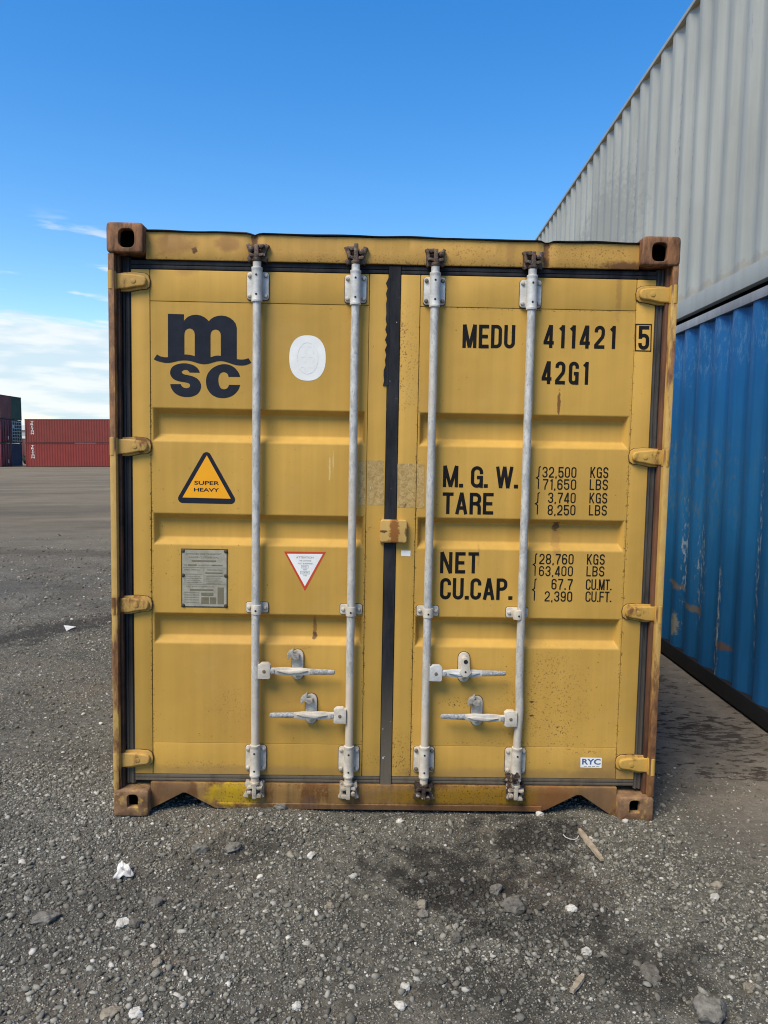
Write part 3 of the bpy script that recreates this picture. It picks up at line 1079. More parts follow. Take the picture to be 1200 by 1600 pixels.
def casting(x0, x1, z0, z1, hole, arch=False, front=True, depth=0.178):
    """corner casting with its oblong opening in the front face"""
    mb = MB()
    n = 40
    cx, cz = (hole[0] + hole[1]) / 2, (hole[2] + hole[3]) / 2
    hw, hh = (hole[1] - hole[0]) / 2, (hole[3] - hole[2]) / 2
    ro = 0.016

    def outer(a):
        dx, dz = math.cos(a), math.sin(a)
        k = min(((x1 if dx > 0 else x0) - cx) / dx if abs(dx) > 1e-9 else 1e9, ((z1 if dz > 0 else z0) - cz) / dz if abs(dz) > 1e-9 else 1e9)
        x, z = cx + dx * k, cz + dz * k
        ex = min(x - x0, x1 - x)
        ez = min(z - z0, z1 - z)
        if ex < ro and ez < ro:
            kx = x0 + ro if x - x0 < ro else x1 - ro
            kz = z0 + ro if z - z0 < ro else z1 - ro
            v = Vector((x - kx, z - kz))
            v = v.normalized() * ro
            x, z = kx + v.x, kz + v.y
        return x, z
    corner = [math.atan2(zz - cz, xx - cx) for xx in (x0, x1) for zz in (z0, z1)]
    angs = sorted([2 * math.pi * i / n - math.pi for i in range(n)] + [c + d for c in corner for d in (-0.06, -0.02, 0.02, 0.06)])
    O, I = [], []
    for a in angs:
        O.append(outer(a))
        dx, dz = math.cos(a), math.sin(a)
        e = 3.2
        k = (abs(dx / hw) ** e + abs(dz / hh) ** e) ** (-1 / e)
        if arch and dz < 0:
            k = min(hw / max(abs(dx), 1e-9), hh / max(abs(dz), 1e-9)) * 0.96
        I.append((cx + dx * k, cz + dz * k))
    m = len(angs)
    b = 0.007
    vs, fs = [], []
    cxo, czo = (x0 + x1) / 2, (z0 + z1) / 2

    def inset(p, d):
        return (p[0] - math.copysign(min(d, abs(p[0] - cxo)), p[0] - cxo), p[1] - math.copysign(min(d, abs(p[1] - czo)), p[1] - czo))
    loops = []
    loops.append([(p[0], depth, p[1]) for p in O])
    loops.append([(p[0], b, p[1]) for p in O])
    loops.append([(inset(p, 0.003)[0], 0.0022, inset(p, 0.003)[1]) for p in O])
    loops.append([(inset(p, 0.008)[0], 0.0, inset(p, 0.008)[1]) for p in O])
    loops.append([(cx + (p[0] - cx) * 1.08, 0.0, cz + (p[1] - cz) * 1.08) for p in I])
    loops.append([(p[0], 0.004, p[1]) for p in I])
    loops.append([(p[0], 0.030, p[1]) for p in I])
    for l in loops:
        vs += l
    for k in range(len(loops) - 1):
        for i in range(m):
            j = (i + 1) % m
            fs.append((k * m + i, k * m + j, (k + 1) * m + j, (k + 1) * m + i))
    fs.append(tuple(range(m)))
    mb.add(vs, fs).mark(0)
    # dark chamber behind the opening, a thick-walled box
    a = 0.022
    X0, X1, Z0, Z1, Y0, Y1 = x0 + a, x1 - a, z0 + a * 0.6, z1 - a * 0.6, 0.0302, depth - 0.03
    mb.add([(X0, Y0, Z0), (X1, Y0, Z0), (X1, Y1, Z0), (X0, Y1, Z0), (X0, Y0, Z1), (X1, Y0, Z1), (X1, Y1, Z1), (X0, Y1, Z1)],
           [(0, 1, 2, 3), (4, 7, 6, 5), (1, 5, 6, 2), (2, 6, 7, 3), (3, 7, 4, 0)]).mark(1)
    bmesh.ops.recalc_face_normals(mb.bm, faces=mb.bm.faces[:])
    return mb


TOPM, LOWM = [M['rust_cast'], M['cavity']], [M['rust_cast_low'], M['cavity']]
casting(-1.222, -1.066, 2.471, 2.597, (-1.170, -1.104, 2.493, 2.570)).build('corner_casting', TOPM, YC)
casting(1.056, 1.220, 2.466, 2.588, (1.098, 1.164, 2.483, 2.560)).build('corner_casting', TOPM, YC)
casting(-1.217, -1.062, -0.004, 0.118, (-1.157, -1.108, 0.038, 0.098), True).build('corner_casting', LOWM, YC)
casting(1.060, 1.219, -0.008, 0.112, (1.108, 1.157, 0.038, 0.097), True).build('corner_casting', LOWM, YC)
for (x0, x1) in ((-1.219, -1.057), (1.057, 1.219)):
    for (z0, z1) in ((0, 0.118), (2.473, 2.591)):
        MB().box(x0, x1, 12.014, 12.192, z0, z1, 0.012).build('corner_casting', M['rust_cast'], YC)

# door header with its two dents and the bent roof edge above
def header_top(x):
    z = 2.572 - 0.008 * (x + 0.9) / 1.8
    for c, d, w in ((-0.605, 0.007, 0.016), (0.655, 0.009, 0.018)):
        z -= d * math.exp(-((x - c) / w) ** 2)
    z += 0.0012 * math.sin(x * 7 + 1) + 0.0008 * math.sin(x * 23)
    return z


def header_y(x):
    y = 0.046
    for c, d, w in ((-0.605, 0.010, 0.02), (0.655, 0.012, 0.02)):
        y += d * math.exp(-((x - c) / w) ** 2)
    return y + 0.0025 * math.sin(x * 6)


def strip_mesh(xs, rows):
    """skin rows of (y(x), z(x)) over the stations xs"""
    mb = MB()
    vs, fs = [], []
    n = len(xs)
    for fy, fz in rows:
        vs += [(x, fy(x), fz(x)) for x in xs]
    for k in range(len(rows) - 1):
        for i in range(n - 1):
            fs.append((k * n + i, k * n + i + 1, (k + 1) * n + i + 1, (k + 1) * n + i))
    return mb.add(vs, fs)


xs = list(np.linspace(-1.068, 1.058, 120))
hb = strip_mesh(xs, [(lambda x: 0.10, lambda x: 2.458), (header_y, lambda x: 2.458), (lambda x: header_y(x) - 0.002, lambda x: 2.462), (header_y, lambda x: 2.50),
                     (header_y, lambda x: header_top(x) - 0.004), (lambda x: 0.05, header_top), (lambda x: 0.16, header_top)])
hb.build('door_header', M['header'], YC)
strip_mesh(xs, [(lambda x: 0.16, lambda x: header_top(x) + 0.001), (lambda x: header_y(x) - 0.006, lambda x: header_top(x) + 0.0005),
                (lambda x: header_y(x) - 0.010, lambda x: header_top(x) + 0.004 + 0.001 * math.sin(x * 31)), (lambda x: header_y(x) + 0.004, lambda x: header_top(x) + 0.009 + 0.0012 * math.sin(x * 17)),
                (lambda x: 0.16, lambda x: header_top(x) + 0.009)]).build('roof_edge', M['roof_black'], YC)  # near-black strip along the top of the header

# sill with the two gooseneck-shaped cutouts
so = [(-1.064, 0.136), (-1.064, 0.012), (-0.918, 0.090), (-0.905, 0.090), (-0.772, 0.020), (0.715, 0.020), (0.745, 0.030), (0.878, 0.099), (0.900, 0.099), (1.03, 0.012), (1.062, -0.002), (1.062, 0.136)]
MB().prism(so, 0.044, 0.10, 0.004).build('door_sill', M['sill'], YC)
MB().box(-0.765, 0.72, 0.040, 0.0445, 0.0205, 0.047, 0.002, 1).build('sill_lip', M['sill'], YC)
MB().box(-1.064, 1.062, 0.062, 0.12, 0.128, 0.150, 0.006).build('sill_ledge', M['rust_cast_low'], YC)

# corner posts: front flange and the darker channel behind
for s, pm in ((-1, M['post_l']), (1, M['post_r'])):
    a, b = (s * 1.219, s * 1.192)
    zs = (0.112, 2.472)
    p = MB()
    p.box(min(a, b), max(a, b), 0.006, 0.11, zs[0], zs[1], 0.006)
    p.build('corner_post', pm, YC)
    a, b = s * 1.1915, s * 1.1775
    MB().box(min(a, b), max(a, b), 0.034, 0.0855, 0.113, 2.47, 0.003).build('post_return', M['post_red'] if s > 0 else M['dark_rust'], YC)  # rust on both; the left is darker, its shadow put into the colour
    a, b = s * 1.1915, s * 1.150
    MB().box(min(a, b), max(a, b), 0.086, 0.15, 0.10, 2.48, 0.002).build('post_channel', M['dark_rust'], YC)


def door_panel(x0, x1, z0, z1, pockets):
    """pressed sheet: flat face with tapered sunk bands"""
    bm = bmesh.new()
    dp = 0.036
    zc = [z0]
    for (a, b) in pockets:
        zc += [a, b]
    zc.append(z1)

    def quad(*p):
        bm.faces.new([bm.verts.new(q) for q in p])
    xa, xb = x0 + 0.001, x1 - 0.001
    pa, pb = xa + 0.009, xb - 0.009
    for k in range(len(zc) - 1):
        u, v = zc[k], zc[k + 1]
        quad((xa, YP, u), (pa, YP, u), (pa, YP, v), (xa, YP, v))
        quad((pb, YP, u), (xb, YP, u), (xb, YP, v), (pb, YP, v))
        if k % 2 == 0:
            quad((pa, YP, u), (pb, YP, u), (pb, YP, v), (pa, YP, v))
    for (a, b) in pockets:
        ia, ib, ja, jb = a + 0.030, b - 0.022, pa + 0.014, pb - 0.014
        y2 = YP + dp
        quad((pa, YP, a), (pb, YP, a), (jb, y2, ia), (ja, y2, ia))
        quad((ja, y2, ia), (jb, y2, ia), (jb, y2, ib), (ja, y2, ib))
        quad((ja, y2, ib), (jb, y2, ib), (pb, YP, b), (pa, YP, b))
        quad((pa, YP, a), (ja, y2, ia), (ja, y2, ib), (pa, YP, b))
        quad((pb, YP, b), (jb, y2, ib), (jb, y2, ia), (pb, YP, a))
    bmesh.ops.remove_doubles(bm, verts=bm.verts[:], dist=1e-5)
    for f in bm.faces:
        f.normal_update()
        if f.normal.y > 0:
            f.normal_flip()
    ed = [e for e in bm.edges if len(e.link_faces) == 2 and e.calc_face_angle(0) > 0.1]
    bmesh.ops.bevel(bm, geom=ed, offset=0.006, segments=3, affect='EDGES', profile=0.5)
    return bm


POCK = ((0.778, 0.915), (1.224, 1.362), (1.680, 1.825))


def door(side):
    if side < 0:
        X0, X1, S0, S1, mat = -1.1365, -0.0245, -1.0555, -0.107, M['door_l']
    else:
        X0, X1, S0, S1, mat = 0.0295, 1.1405, 0.1145, 1.0575, M['door_r']
    Z0, Z1, R0, R1 = 0.173, 2.417, 0.3205, 2.2825
    mb = MB()
    mb.box(X0, S0 - 0.001, YD, YD + 0.045, Z0, Z1, 0.004)
    mb.box(S1 + 0.001, X1, YD, YD + 0.045, Z0, Z1, 0.004)
    mb.box(S0 + 0.001, S1 - 0.001, YD + 0.0012, YD + 0.045, R1 + 0.0015, Z1, 0.0035)
    mb.box(S0 + 0.001, S1 - 0.001, YD + 0.0012, YD + 0.045, Z0, R0 - 0.0015, 0.0035)
    mb.merge(door_panel(S0, S1, R0, R1, POCK))
    mb.box(X0 + 0.004, X1 - 0.004, YD + 0.050, YD + 0.056, Z0 + 0.004, Z1 - 0.004)
    return mb.build('door', mat, YC, angle=50)


DL, DR = door(-1), door(1)
tag(DL, 'ochre left door with round white sticker and hazard triangle')
tag(DR, 'ochre right door with serial number and weights')


def gasket(side, par):
    mb = MB()
    g = 0.060

    def v(x0, x1, z0, z1, ribs=True):
        mb.box(x0, x1, g, g + 0.02, z0, z1, 0.002)
        w = x1 - x0
        if ribs:
            mb.box(x0 + w * 0.12, x0 + w * 0.34, g - 0.005, g - 0.0001, z0, z1, 0.0022)
            mb.box(x0 + w * 0.60, x0 + w * 0.86, g - 0.006, g - 0.0001, z0, z1, 0.0025)

    def h(x0, x1, z0, z1):
        mb.box(x0, x1, g, g + 0.02, z0, z1, 0.002)
        w = z1 - z0
        mb.box(x0, x1, g - 0.004, g - 0.0001, z0 + w * 0.06, z0 + w * 0.44, 0.0025)
        mb.box(x0, x1, g - 0.0045, g - 0.0001, z0 + w * 0.50, z0 + w * 0.96, 0.003)
    if side < 0:
        v(-1.176, -1.137, 0.128, 2.468)
        v(-0.024, 0.0025, 0.128, 2.468, False)
        mb.box(-0.0225, 0.0275, g - 0.0085, g - 0.0065, 0.135, 2.450, 0.001, 1)
        mb.box(-0.020, 0.001, g - 0.0064, g - 0.0001, 0.135, 2.452, 0.002)
        h(-1.136, -0.0245, 2.4175, 2.457)
        h(-1.136, -0.0245, 0.140, 0.1725)
        # the lip has torn along its upper edge
        pts, n = [], 22
        for i in range(n):
            z = 2.40 - 0.46 * i / (n - 1)
            pts.append((-0.026 - 0.010 * abs(math.sin(i * 1.7)) - (0.006 if i > n - 5 else 0), z))
        pts += [(-0.018, 1.94), (-0.018, 2.40)]
        mb.prism(pts, 0.0500, 0.0545)
    else:
        v(1.141, 1.1765, 0.128, 2.462)
        v(0.003, 0.029, 0.128, 2.462, False)
        mb.box(0.006, 0.025, g - 0.006, g - 0.0001, 0.135, 2.450, 0.003)
        h(0.0295, 1.1405, 2.4175, 2.454)
        h(0.0295, 1.1405, 0.140, 0.1725)
    return mb.build('gasket', M['gasket'], par, angle=40)


gasket(-1, DL)
gasket(1, DR)


def hinge_mesh(s):
    """blade bolted to the door and knuckle on the post; built round (post edge, 0)"""
    mb = MB()

    def ol(pts):
        q = [(s * x, z) for x, z in pts]
        return q
    base = [(-0.002, 0.036), (0.085, 0.040), (0.128, 0.036), (0.143, 0.026), (0.149, 0.004), (0.146, -0.020), (0.134, -0.030), (0.10, -0.034), (0.055, -0.043), (-0.002, -0.044)]
    body = [(-0.004, 0.031), (0.060, 0.030), (0.110, 0.025), (0.130, 0.020), (0.138, 0.008), (0.136, -0.012), (0.126, -0.021), (0.090, -0.025), (0.050, -0.034), (-0.004, -0.036)]
    mb.prism([(x * 1.015, z * 1.05) for x, z in ol(base)], 0.0515, 0.0547).mark(1)
    mb.prism(ol(base), 0.045, 0.0518, 0.004)
    mb.prism(ol(body), 0.029, 0.046, 0.007, 3)
    mb.lathe([(0.0105, 0), (0.0105, 0.0028), (0.007, 0.0036)], 20, Matrix.Translation((s * 0.083, 0.0295, 0)) @ Matrix.Rotation(rad(90), 4, 'X'))
    mb.lathe([(0.010, -0.043), (0.0145, -0.040), (0.0145, 0.036), (0.010, 0.039)], 18, Matrix.Translation((-s * 0.006, 0.018, 0)))
    mb.box(min(-s * 0.016, s * 0.012), max(-s * 0.016, s * 0.012), 0.012, 0.034, -0.040, 0.036, 0.004).mark(0)
    for zz in (-0.0435, 0.0385):
        mb.box(min(-s * 0.0165, s * 0.004), max(-s * 0.0165, s * 0.004), 0.011, 0.036, zz - 0.002, zz + 0.002, 0.001, 1)
    mb.mark(1)
    return mb


for s, par, mat, zz in ((1, DL, M['hinge_l'], (2.362, 1.656, 0.954, 0.2475)), (-1, DR, M['hinge_r'], (2.351, 1.648, 0.951, 0.252))):
    x = -1.2015 * s
    h0 = hinge_mesh(s).build('hinge', [mat, M['seal']], par, angle=45, loc=(x, 0, zz[0]))
    for z in zz[1:]:
        dup(h0, (x, 0, z), par)

# ---- locking bars
YB = 0.022


def rod(bend=0.0, dents=()):
    path, rr = [], []
    for i in range(60):
        z = 0.150 + (2.452 - 0.150) * i / 59
        dx = bend * math.exp(-((z - 0.50) / 0.09) ** 2)
        path.append((dx, YB, z))
        rr.append(0.0180)
    return MB().tube(path, rr, 20)


RX = (-0.5885, -0.1665, 0.1745, 0.5925)
for i, x in enumerate(RX):
    o = rod(0.006 if i == 3 else 0.0).build('locking_bar', M['galv'], DL if i < 2 else DR, loc=(x, 0, 0))
    if i == 3:
        tag(o, 'slightly bent locking bar')


def bracket_mesh(low=False):
    """bar guide: flanged plate, sleeve with rims, four bolts, two drain holes"""
    mb = MB()
    h = 0.059
    pts = []
    for cx, cz, a in ((0.034, h - 0.014, 0), (-0.034, h - 0.014, 90), (-0.034, -h + 0.014, 180), (0.034, -h + 0.014, 270)):
        pts += arc(cx, cz, 0.013, 0.014, a, a + 90, 4)
    mb.prism([(x * 1.045, z * 1.028 - 0.0006) for x, z in pts], 0.0528, 0.0547).mark(3)
    mb.prism(pts, 0.0455, 0.0530, 0.003)
    mb.lathe([(0.0185, -0.074), (0.0232, -0.073), (0.0238, -0.066), (0.0225, -0.064), (0.0228, -0.040), (0.0222, 0.0), (0.0228, 0.052), (0.0228, 0.062), (0.0238, 0.064), (0.0235, 0.072), (0.0185, 0.074)], 24, Matrix.Translation((0, YB, 0)))
    mb.box(-0.021, 0.021, YB, 0.048, -0.062, 0.062, 0.003).mark(0)
    for sx in (-1, 1):
        for sz in (-1, 1):
            mb.lathe([(0.0090, 0), (0.0090, 0.004), (0.0062, 0.0085), (0.002, 0.0098)], 12, Matrix.Translation((sx * 0.0355, 0.0457, sz * 0.043)) @ Matrix.Rotation(rad(90), 4, 'X'))
    mb.mark(1)
    for sz in (-0.043, 0.038):
        mb.lathe([(0.0045, 0), (0.0045, 0.0012)], 10, Matrix.Translation((0, YB - 0.0222, sz)) @ Matrix.Rotation(rad(90), 4, 'X'))
    mb.mark(2)
    return mb


bt = bracket_mesh().build('bar_bracket', [M['bracket_grey'], M['bolt'], M['hole'], M['seal']], DL, loc=(RX[0], 0, 2.354))
dup(bt, (RX[1], 0, 2.350), DL)
br = bracket_mesh().build('bar_bracket', [M['bracket_grey'], M['bolt_dark'], M['hole'], M['seal']], DR, loc=(RX[2], 0, 2.348))
tag(br, 'bar bracket with rusty bolt heads')
dup(bt, (RX[3], 0, 2.345), DR)
bb = bracket_mesh().build('bar_bracket', [M['bracket'], M['bolt'], M['hole'], M['seal']], DL, loc=(RX[0], 0, 0.256))
dup(bb, (RX[1], 0, 0.256), DL)
b3 = bracket_mesh().build('bar_bracket', [M['bracket'], M['bolt_dark'], M['hole'], M['seal']], DR, loc=(RX[2], 0, 0.258))
gb = bracket_mesh().build('bar_bracket', [M['bracket'], M['bolt'], M['hole'], M['seal']], DR, loc=(RX[3], 0, 0.258))
tag(gb, 'bar bracket smeared with black grease')


def grease(par, x, z, name, seedv):
    r = random.Random(seedv)
    pts = []
    for i in range(18):
        a = 2 * math.pi * i / 18
        k = 0.6 + 0.6 * r.random()
        pts.append((0.024 * k * math.cos(a), 0.030 * k * math.sin(a)))
    mb = MB()
    mb.prism(pts, YB - 0.026, YB - 0.012, 0.003)
    mb.prism([(p[0] * 1.4 - 0.012, p[1] * 0.9 - 0.02) for p in pts], 0.040, 0.053, 0.004)
    return mb.build(name, M['cam_grease'], par, loc=(x, 0, z))


grease(DR, RX[3] - 0.006, 0.196, 'grease_smear', 3)


def clamp_mesh():
    mb = MB()
    pts = []
    for cx, cz, a in ((0.040, 0.014, 0), (-0.040, 0.014, 90), (-0.040, -0.014, 180), (0.040, -0.014, 270)):
        pts += arc(cx, cz, 0.009, 0.009, a, a + 90, 4)
    mb.prism([(x * 1.04, z * 1.07) for x, z in pts], 0.0562, 0.0582).mark(3)
    mb.prism(pts, 0.0485, 0.0564, 0.003)
    mb.lathe([(0.0185, -0.024), (0.0222, -0.0235), (0.0228, -0.02), (0.0228, 0.014), (0.0222, 0.0175), (0.0185, 0.018)], 22, Matrix.Translation((0, YB, 0)))
    mb.box(-0.0215, 0.0215, YB, 0.050, -0.020, 0.016, 0.003).mark(0)
    for sx in (-1, 1):
        mb.lathe([(0.0085, 0), (0.0085, 0.004), (0.006, 0.008), (0.002, 0.009)], 12, Matrix.Translation((sx * 0.036, 0.0487, 0)) @ Matrix.Rotation(rad(90), 4, 'X'))
    mb.mark(1)
    mb.lathe([(0.0045, 0), (0.0045, 0.0012)], 10, Matrix.Translation((0, YB - 0.0222, -0.006)) @ Matrix.Rotation(rad(90), 4, 'X')).mark(2)
    return mb


c0 = clamp_mesh().build('bar_clamp', [M['bracket'], M['bolt'], M['hole'], M['seal']], DL, loc=(RX[0] + 0.003, 0, 0.948))
dup(c0, (RX[1], 0, 0.946), DL)
dup(c0, (RX[2] + 0.002, 0, 0.944), DR)
dup(c0, (RX[3] - 0.014, 0, 0.942), DR)


def cam_mesh(flip, seedv):
    """forked cam on the end of a bar; z grows towards the end of the bar"""
    r = random.Random(seedv)
    mb = MB()
    j = lambda a: a * (0.85 + 0.3 * r.random())
    mb.lathe([(0.0170, -0.045), (0.0178, -0.012), (0.0215, -0.008), (0.0225, 0.0), (0.0175, 0.005), (0.014, 0.012)], 18, Matrix.Translation((0, YB, 0)))
    mb.box(-0.0095, 0.0085, YB - 0.020, YB + 0.014, 0.0, j(0.064), 0.003)
    # closed jaw on one side, open jaw on the other
    mb.prism([(-0.009, 0.004), (-0.030, 0.010), (-0.035, 0.018), (-0.028, 0.023), (-0.009, 0.018)], YB - 0.016, YB + 0.012, 0.003)
    mb.prism([(0.008, 0.006), (0.026, 0.012), (0.034, 0.010), (0.036, 0.019), (0.024, 0.023), (0.008, 0.020)], YB - 0.018, YB + 0.012, 0.003)
    mb.prism([(0.008, 0.046), (0.020, 0.043), (0.030, 0.050), (0.031, 0.060), (0.018, 0.060), (0.008, 0.062)], YB - 0.016, YB + 0.012, 0.003)
    mb.lathe([(0.011, 0), (0.013, 0.004), (0.012, 0.020), (0.006, 0.024)], 12, Matrix.Translation((-0.023, YB + 0.008, 0.040)) @ Matrix.Rotation(rad(90), 4, 'X') @ Matrix.Rotation(0.3, 4, 'Z'))
    if flip:
        bmesh.ops.transform(mb.bm, matrix=Matrix.Diagonal((-1, 1, 1, 1)), verts=mb.bm.verts[:])
    return mb


def keeper_mesh(seedv):
    r = random.Random(seedv)
    mb = MB()
    for s in (-1, 1):
        w = 0.9 + 0.25 * r.random()
        pts = [(s * 0.014, -0.004), (s * 0.036 * w, -0.012), (s * 0.041 * w, 0.006), (s * 0.034, 0.020), (s * 0.040 * w, 0.046), (s * 0.047 * w, 0.060), (s * 0.033, 0.066), (s * 0.024, 0.050), (s * 0.022, 0.022), (s * 0.014, 0.016)]
        if s < 0:
            pts = pts[::-1]
        mb.prism(pts, YB + 0.0005, 0.046, 0.003)
    mb.box(-0.040, 0.040, 0.0415, 0.050, -0.006, 0.054, 0.003)
    return mb


for i, x in enumerate(RX):
    par = DL if i < 2 else DR
    zt = (2.461, 2.459, 2.457, 2.455)[i]
    o = cam_mesh(i in (1, 2, 3), i + 1).build('locking_cam', M['cam_dark'], par, loc=(x, 0, zt))
    k = keeper_mesh(i + 5).build('cam_keeper', M['cam_dark'], bpy.data.objects['door_header'], loc=(x, 0, zt))
    # the lower ends point down
    mb = cam_mesh(i in (1,), i + 11)
    bmesh.ops.transform(mb.bm, matrix=Matrix.Diagonal((1, 1, -1, 1)), verts=mb.bm.verts[:])
    bmesh.ops.reverse_faces(mb.bm, faces=mb.bm.faces[:])
    o = mb.build('locking_cam', M['cam_grease'] if i in (2,) else M['cam_light'], par, loc=(x, 0, 0.148))
    if i == 2:
        tag(o, 'locking cam black with grease')
    mb = keeper_mesh(i + 15)
    bmesh.ops.transform(mb.bm, matrix=Matrix.Diagonal((1, 1, -1, 1)), verts=mb.bm.verts[:])
    bmesh.ops.reverse_faces(mb.bm, faces=mb.bm.faces[:])
    mb.build('cam_keeper', M['cam_grease'] if i in (2, 3) else M['cam_light'], bpy.data.objects['door_sill'], loc=(x, 0, 0.146))


# ---- handles
def handle_mesh(s, tilt):
    """hub on the bar, flattened lever and knurled grip, pointing to s"""
    mb = MB()
    c = 0.042 * s
    pts = [(c - 0.028, -0.034), (c + 0.020, -0.035), (c + 0.027, -0.030), (c + 0.027, 0.026), (c + 0.020, 0.032), (c + 0.014, 0.036), (c - 0.014, 0.036), (c - 0.020, 0.030), (c - 0.028, 0.028)]
    if s < 0:
        pts = [(2 * c - x, z) for x, z in pts][::-1]
    mb.prism(pts, -0.004, 0.026, 0.003)
    xa = 0.060 * s
    prof = [(0.060, 0.0145, 0.009), (0.090, 0.0155, 0.008), (0.110, 0.0175, 0.007), (0.140, 0.0190, 0.008), (0.170, 0.0165, 0.011), (0.205, 0.0185, 0.009), (0.232, 0.0150, 0.009), (0.247, 0.0135, 0.009)]
    vs, fs = [], []
    n = 10
    for k, (x, hz, hy) in enumerate(prof):
        zc = tilt * (x - 0.06)
        for i in range(n):
            a = 2 * math.pi * i / n + math.pi / n
            e = 0.6
            cy, cz = math.cos(a), math.sin(a)
            vs.append((s * x, 0.008 + hy * math.copysign(abs(cy) ** e, cy), zc + hz * math.copysign(abs(cz) ** e, cz)))
    for k in range(len(prof) - 1):
        for i in range(n):
            j = (i + 1) % n
            fs.append((k * n + i, k * n + j, (k + 1) * n + j, (k + 1) * n + i))
    fs.append(tuple(range(n)))
    mb.add(vs, fs).mark(0)
    vs, fs = [], []
    prof = [(0.246, 0.0130), (0.249, 0.0138), (0.30, 0.0125), (0.345, 0.0112), (0.353, 0.0095), (0.356, 0.004)]
    for k, (x, h) in enumerate(prof):
        zc = tilt * (x - 0.06)
        for i in range(n):
            a = 2 * math.pi * i / n + math.pi / n
            vs.append((s * x, 0.008 + h * 0.75 * math.cos(a), zc + h * math.sin(a)))
    for k in range(len(prof) - 1):
        for i in range(n):
            j = (i + 1) % n
            fs.append((k * n + i, k * n + j, (k + 1) * n + j, (k + 1) * n + i))
    fs.append(tuple(range(n)))
    fs.append(tuple(range((len(prof) - 1) * n, len(prof) * n)))
    mb.add(vs, fs).mark(1)
    mb.lathe([(0.0075, 0), (0.0075, 0.002), (0.004, 0.003)], 12, Matrix.Translation((c, -0.0038, 0)) @ Matrix.Rotation(rad(90), 4, 'X')).mark(2)
    # pressed ridge across the lever, fork pin
    rd = [(s * 0.098, 0.004), (s * 0.150, -0.009), (s * 0.205, -0.004), (s * 0.236, 0.006), (s * 0.200, 0.010), (s * 0.150, 0.004)]
    mb.prism(rd if s < 0 else rd[::-1], -0.0075, 0.004, 0.003).mark(0)
    mb.box(min(s * 0.070, s * 0.088), max(s * 0.070, s * 0.088), -0.004, 0.001, -0.009, 0.009, 0.002).mark(1)
    bmesh.ops.recalc_face_normals(mb.bm, faces=mb.bm.faces[:])
    return mb


HM = [M['bracket'], M['grip'], M['bolt_dark']]
H1 = handle_mesh(1, -0.01).build('door_handle', HM, DL, loc=(-0.5885, 0, 0.672))
H2 = handle_mesh(-1, -0.01).build('door_handle', HM, DL, loc=(-0.1665, 0, 0.473))
H3 = handle_mesh(1, 0.01).build('door_handle', [M['bracket_grey'], M['grip'], M['bolt_dark']], DR, loc=(0.1745, 0, 0.672))
H4 = handle_mesh(-1, 0.02).build('door_handle', HM, DR, loc=(0.598, 0, 0.469))


def retainer_mesh(swung):
    mb = MB()
    o = arc(0, 0.043, 0.0255, 0.0255, 0, 180, 10) + arc(0, -0.043, 0.0255, 0.0255, 180, 360, 10)
    mb.prism([(x * 1.09, z * 1.035) for x, z in o], 0.0560, 0.0582).mark(4)
    mb.prism(o, 0.046, 0.0562, 0.003)
    mb.box(-0.013, 0.013, 0.018, 0.047, -0.026, -0.014, 0.002)
    mb.mark(0)
    mb.lathe([(0.0100, 0), (0.0100, 0.004), (0.007, 0.008), (0.003, 0.009)], 14, Matrix.Translation((0, 0.0465, -0.046)) @ Matrix.Rotation(rad(90), 4, 'X')).mark(1)
    if swung:
        # catch turned down over the lever
        o = arc(0, 0.042, 0.019, 0.020, 0, 180, 8) + [(-0.019, 0.02), (-0.021, 0.004), (-0.028, -0.006), (-0.016, -0.020), (-0.010, -0.028), (0.010, -0.028), (0.016, -0.020), (0.028, -0.006), (0.021, 0.004), (0.019, 0.02)]
        mb.prism(o, -0.014, -0.006, 0.003)
        mb.lathe([(0.014, 0), (0.014, 0.055)], 14, Matrix.Translation((0, 0.046, 0.042)) @ Matrix.Rotation(rad(90), 4, 'X'))
        mb.mark(0)
        mb.lathe([(0.0095, 0), (0.0095, 0.0015)], 14, Matrix.Translation((0, -0.0138, 0.042)) @ Matrix.Rotation(rad(90), 4, 'X'))
        mb.lathe([(0.0045, 0), (0.0045, 0.0015)], 10, Matrix.Translation((0, -0.0138, -0.004)) @ Matrix.Rotation(rad(90), 4, 'X'))
        mb.mark(2)
    else:
        mb.lathe([(0.0120, 0), (0.0120, 0.006), (0.008, 0.012), (0.003, 0.013)], 14, Matrix.Translation((0, 0.0465, 0.044)) @ Matrix.Rotation(rad(90), 4, 'X')).mark(1)
        # hooked catch tilted up to the left
        q = [(0.010, 0.036), (-0.006, 0.030), (-0.018, 0.036), (-0.027, 0.045), (-0.034, 0.040), (-0.041, 0.028), (-0.046, 0.040), (-0.045, 0.056), (-0.037, 0.068), (-0.024, 0.075), (-0.015, 0.086), (-0.013, 0.070), (-0.018, 0.061), (-0.008, 0.057), (0.008, 0.056)]
        mb.prism(q[::-1], 0.014, 0.034, 0.004)
        mb.mark(3)
    return mb


M['hook'] = mat_plain('grey hook', (0.20, 0.185, 0.16), (0.40, 0.375, 0.33), 40, 0.6, 0.1, 0.4, 120)
RM = [M['bracket'], M['bolt'], M['hole'], M['hook'], M['seal']]
r0 = retainer_mesh(False).build('handle_catch', [M['bracket'], M['bolt'], M['bolt_dark'], M['hook'], M['seal']], DL, loc=(-0.4025, 0, 0.690))
dup(r0, (-0.340, 0, 0.488), DL)
dup(r0, (0.4105, 0, 0.488), DR)
r1 = retainer_mesh(True).build('handle_catch', RM, DR, loc=(0.346, 0, 0.689))
tag(r1, 'handle catch turned down over its lever')

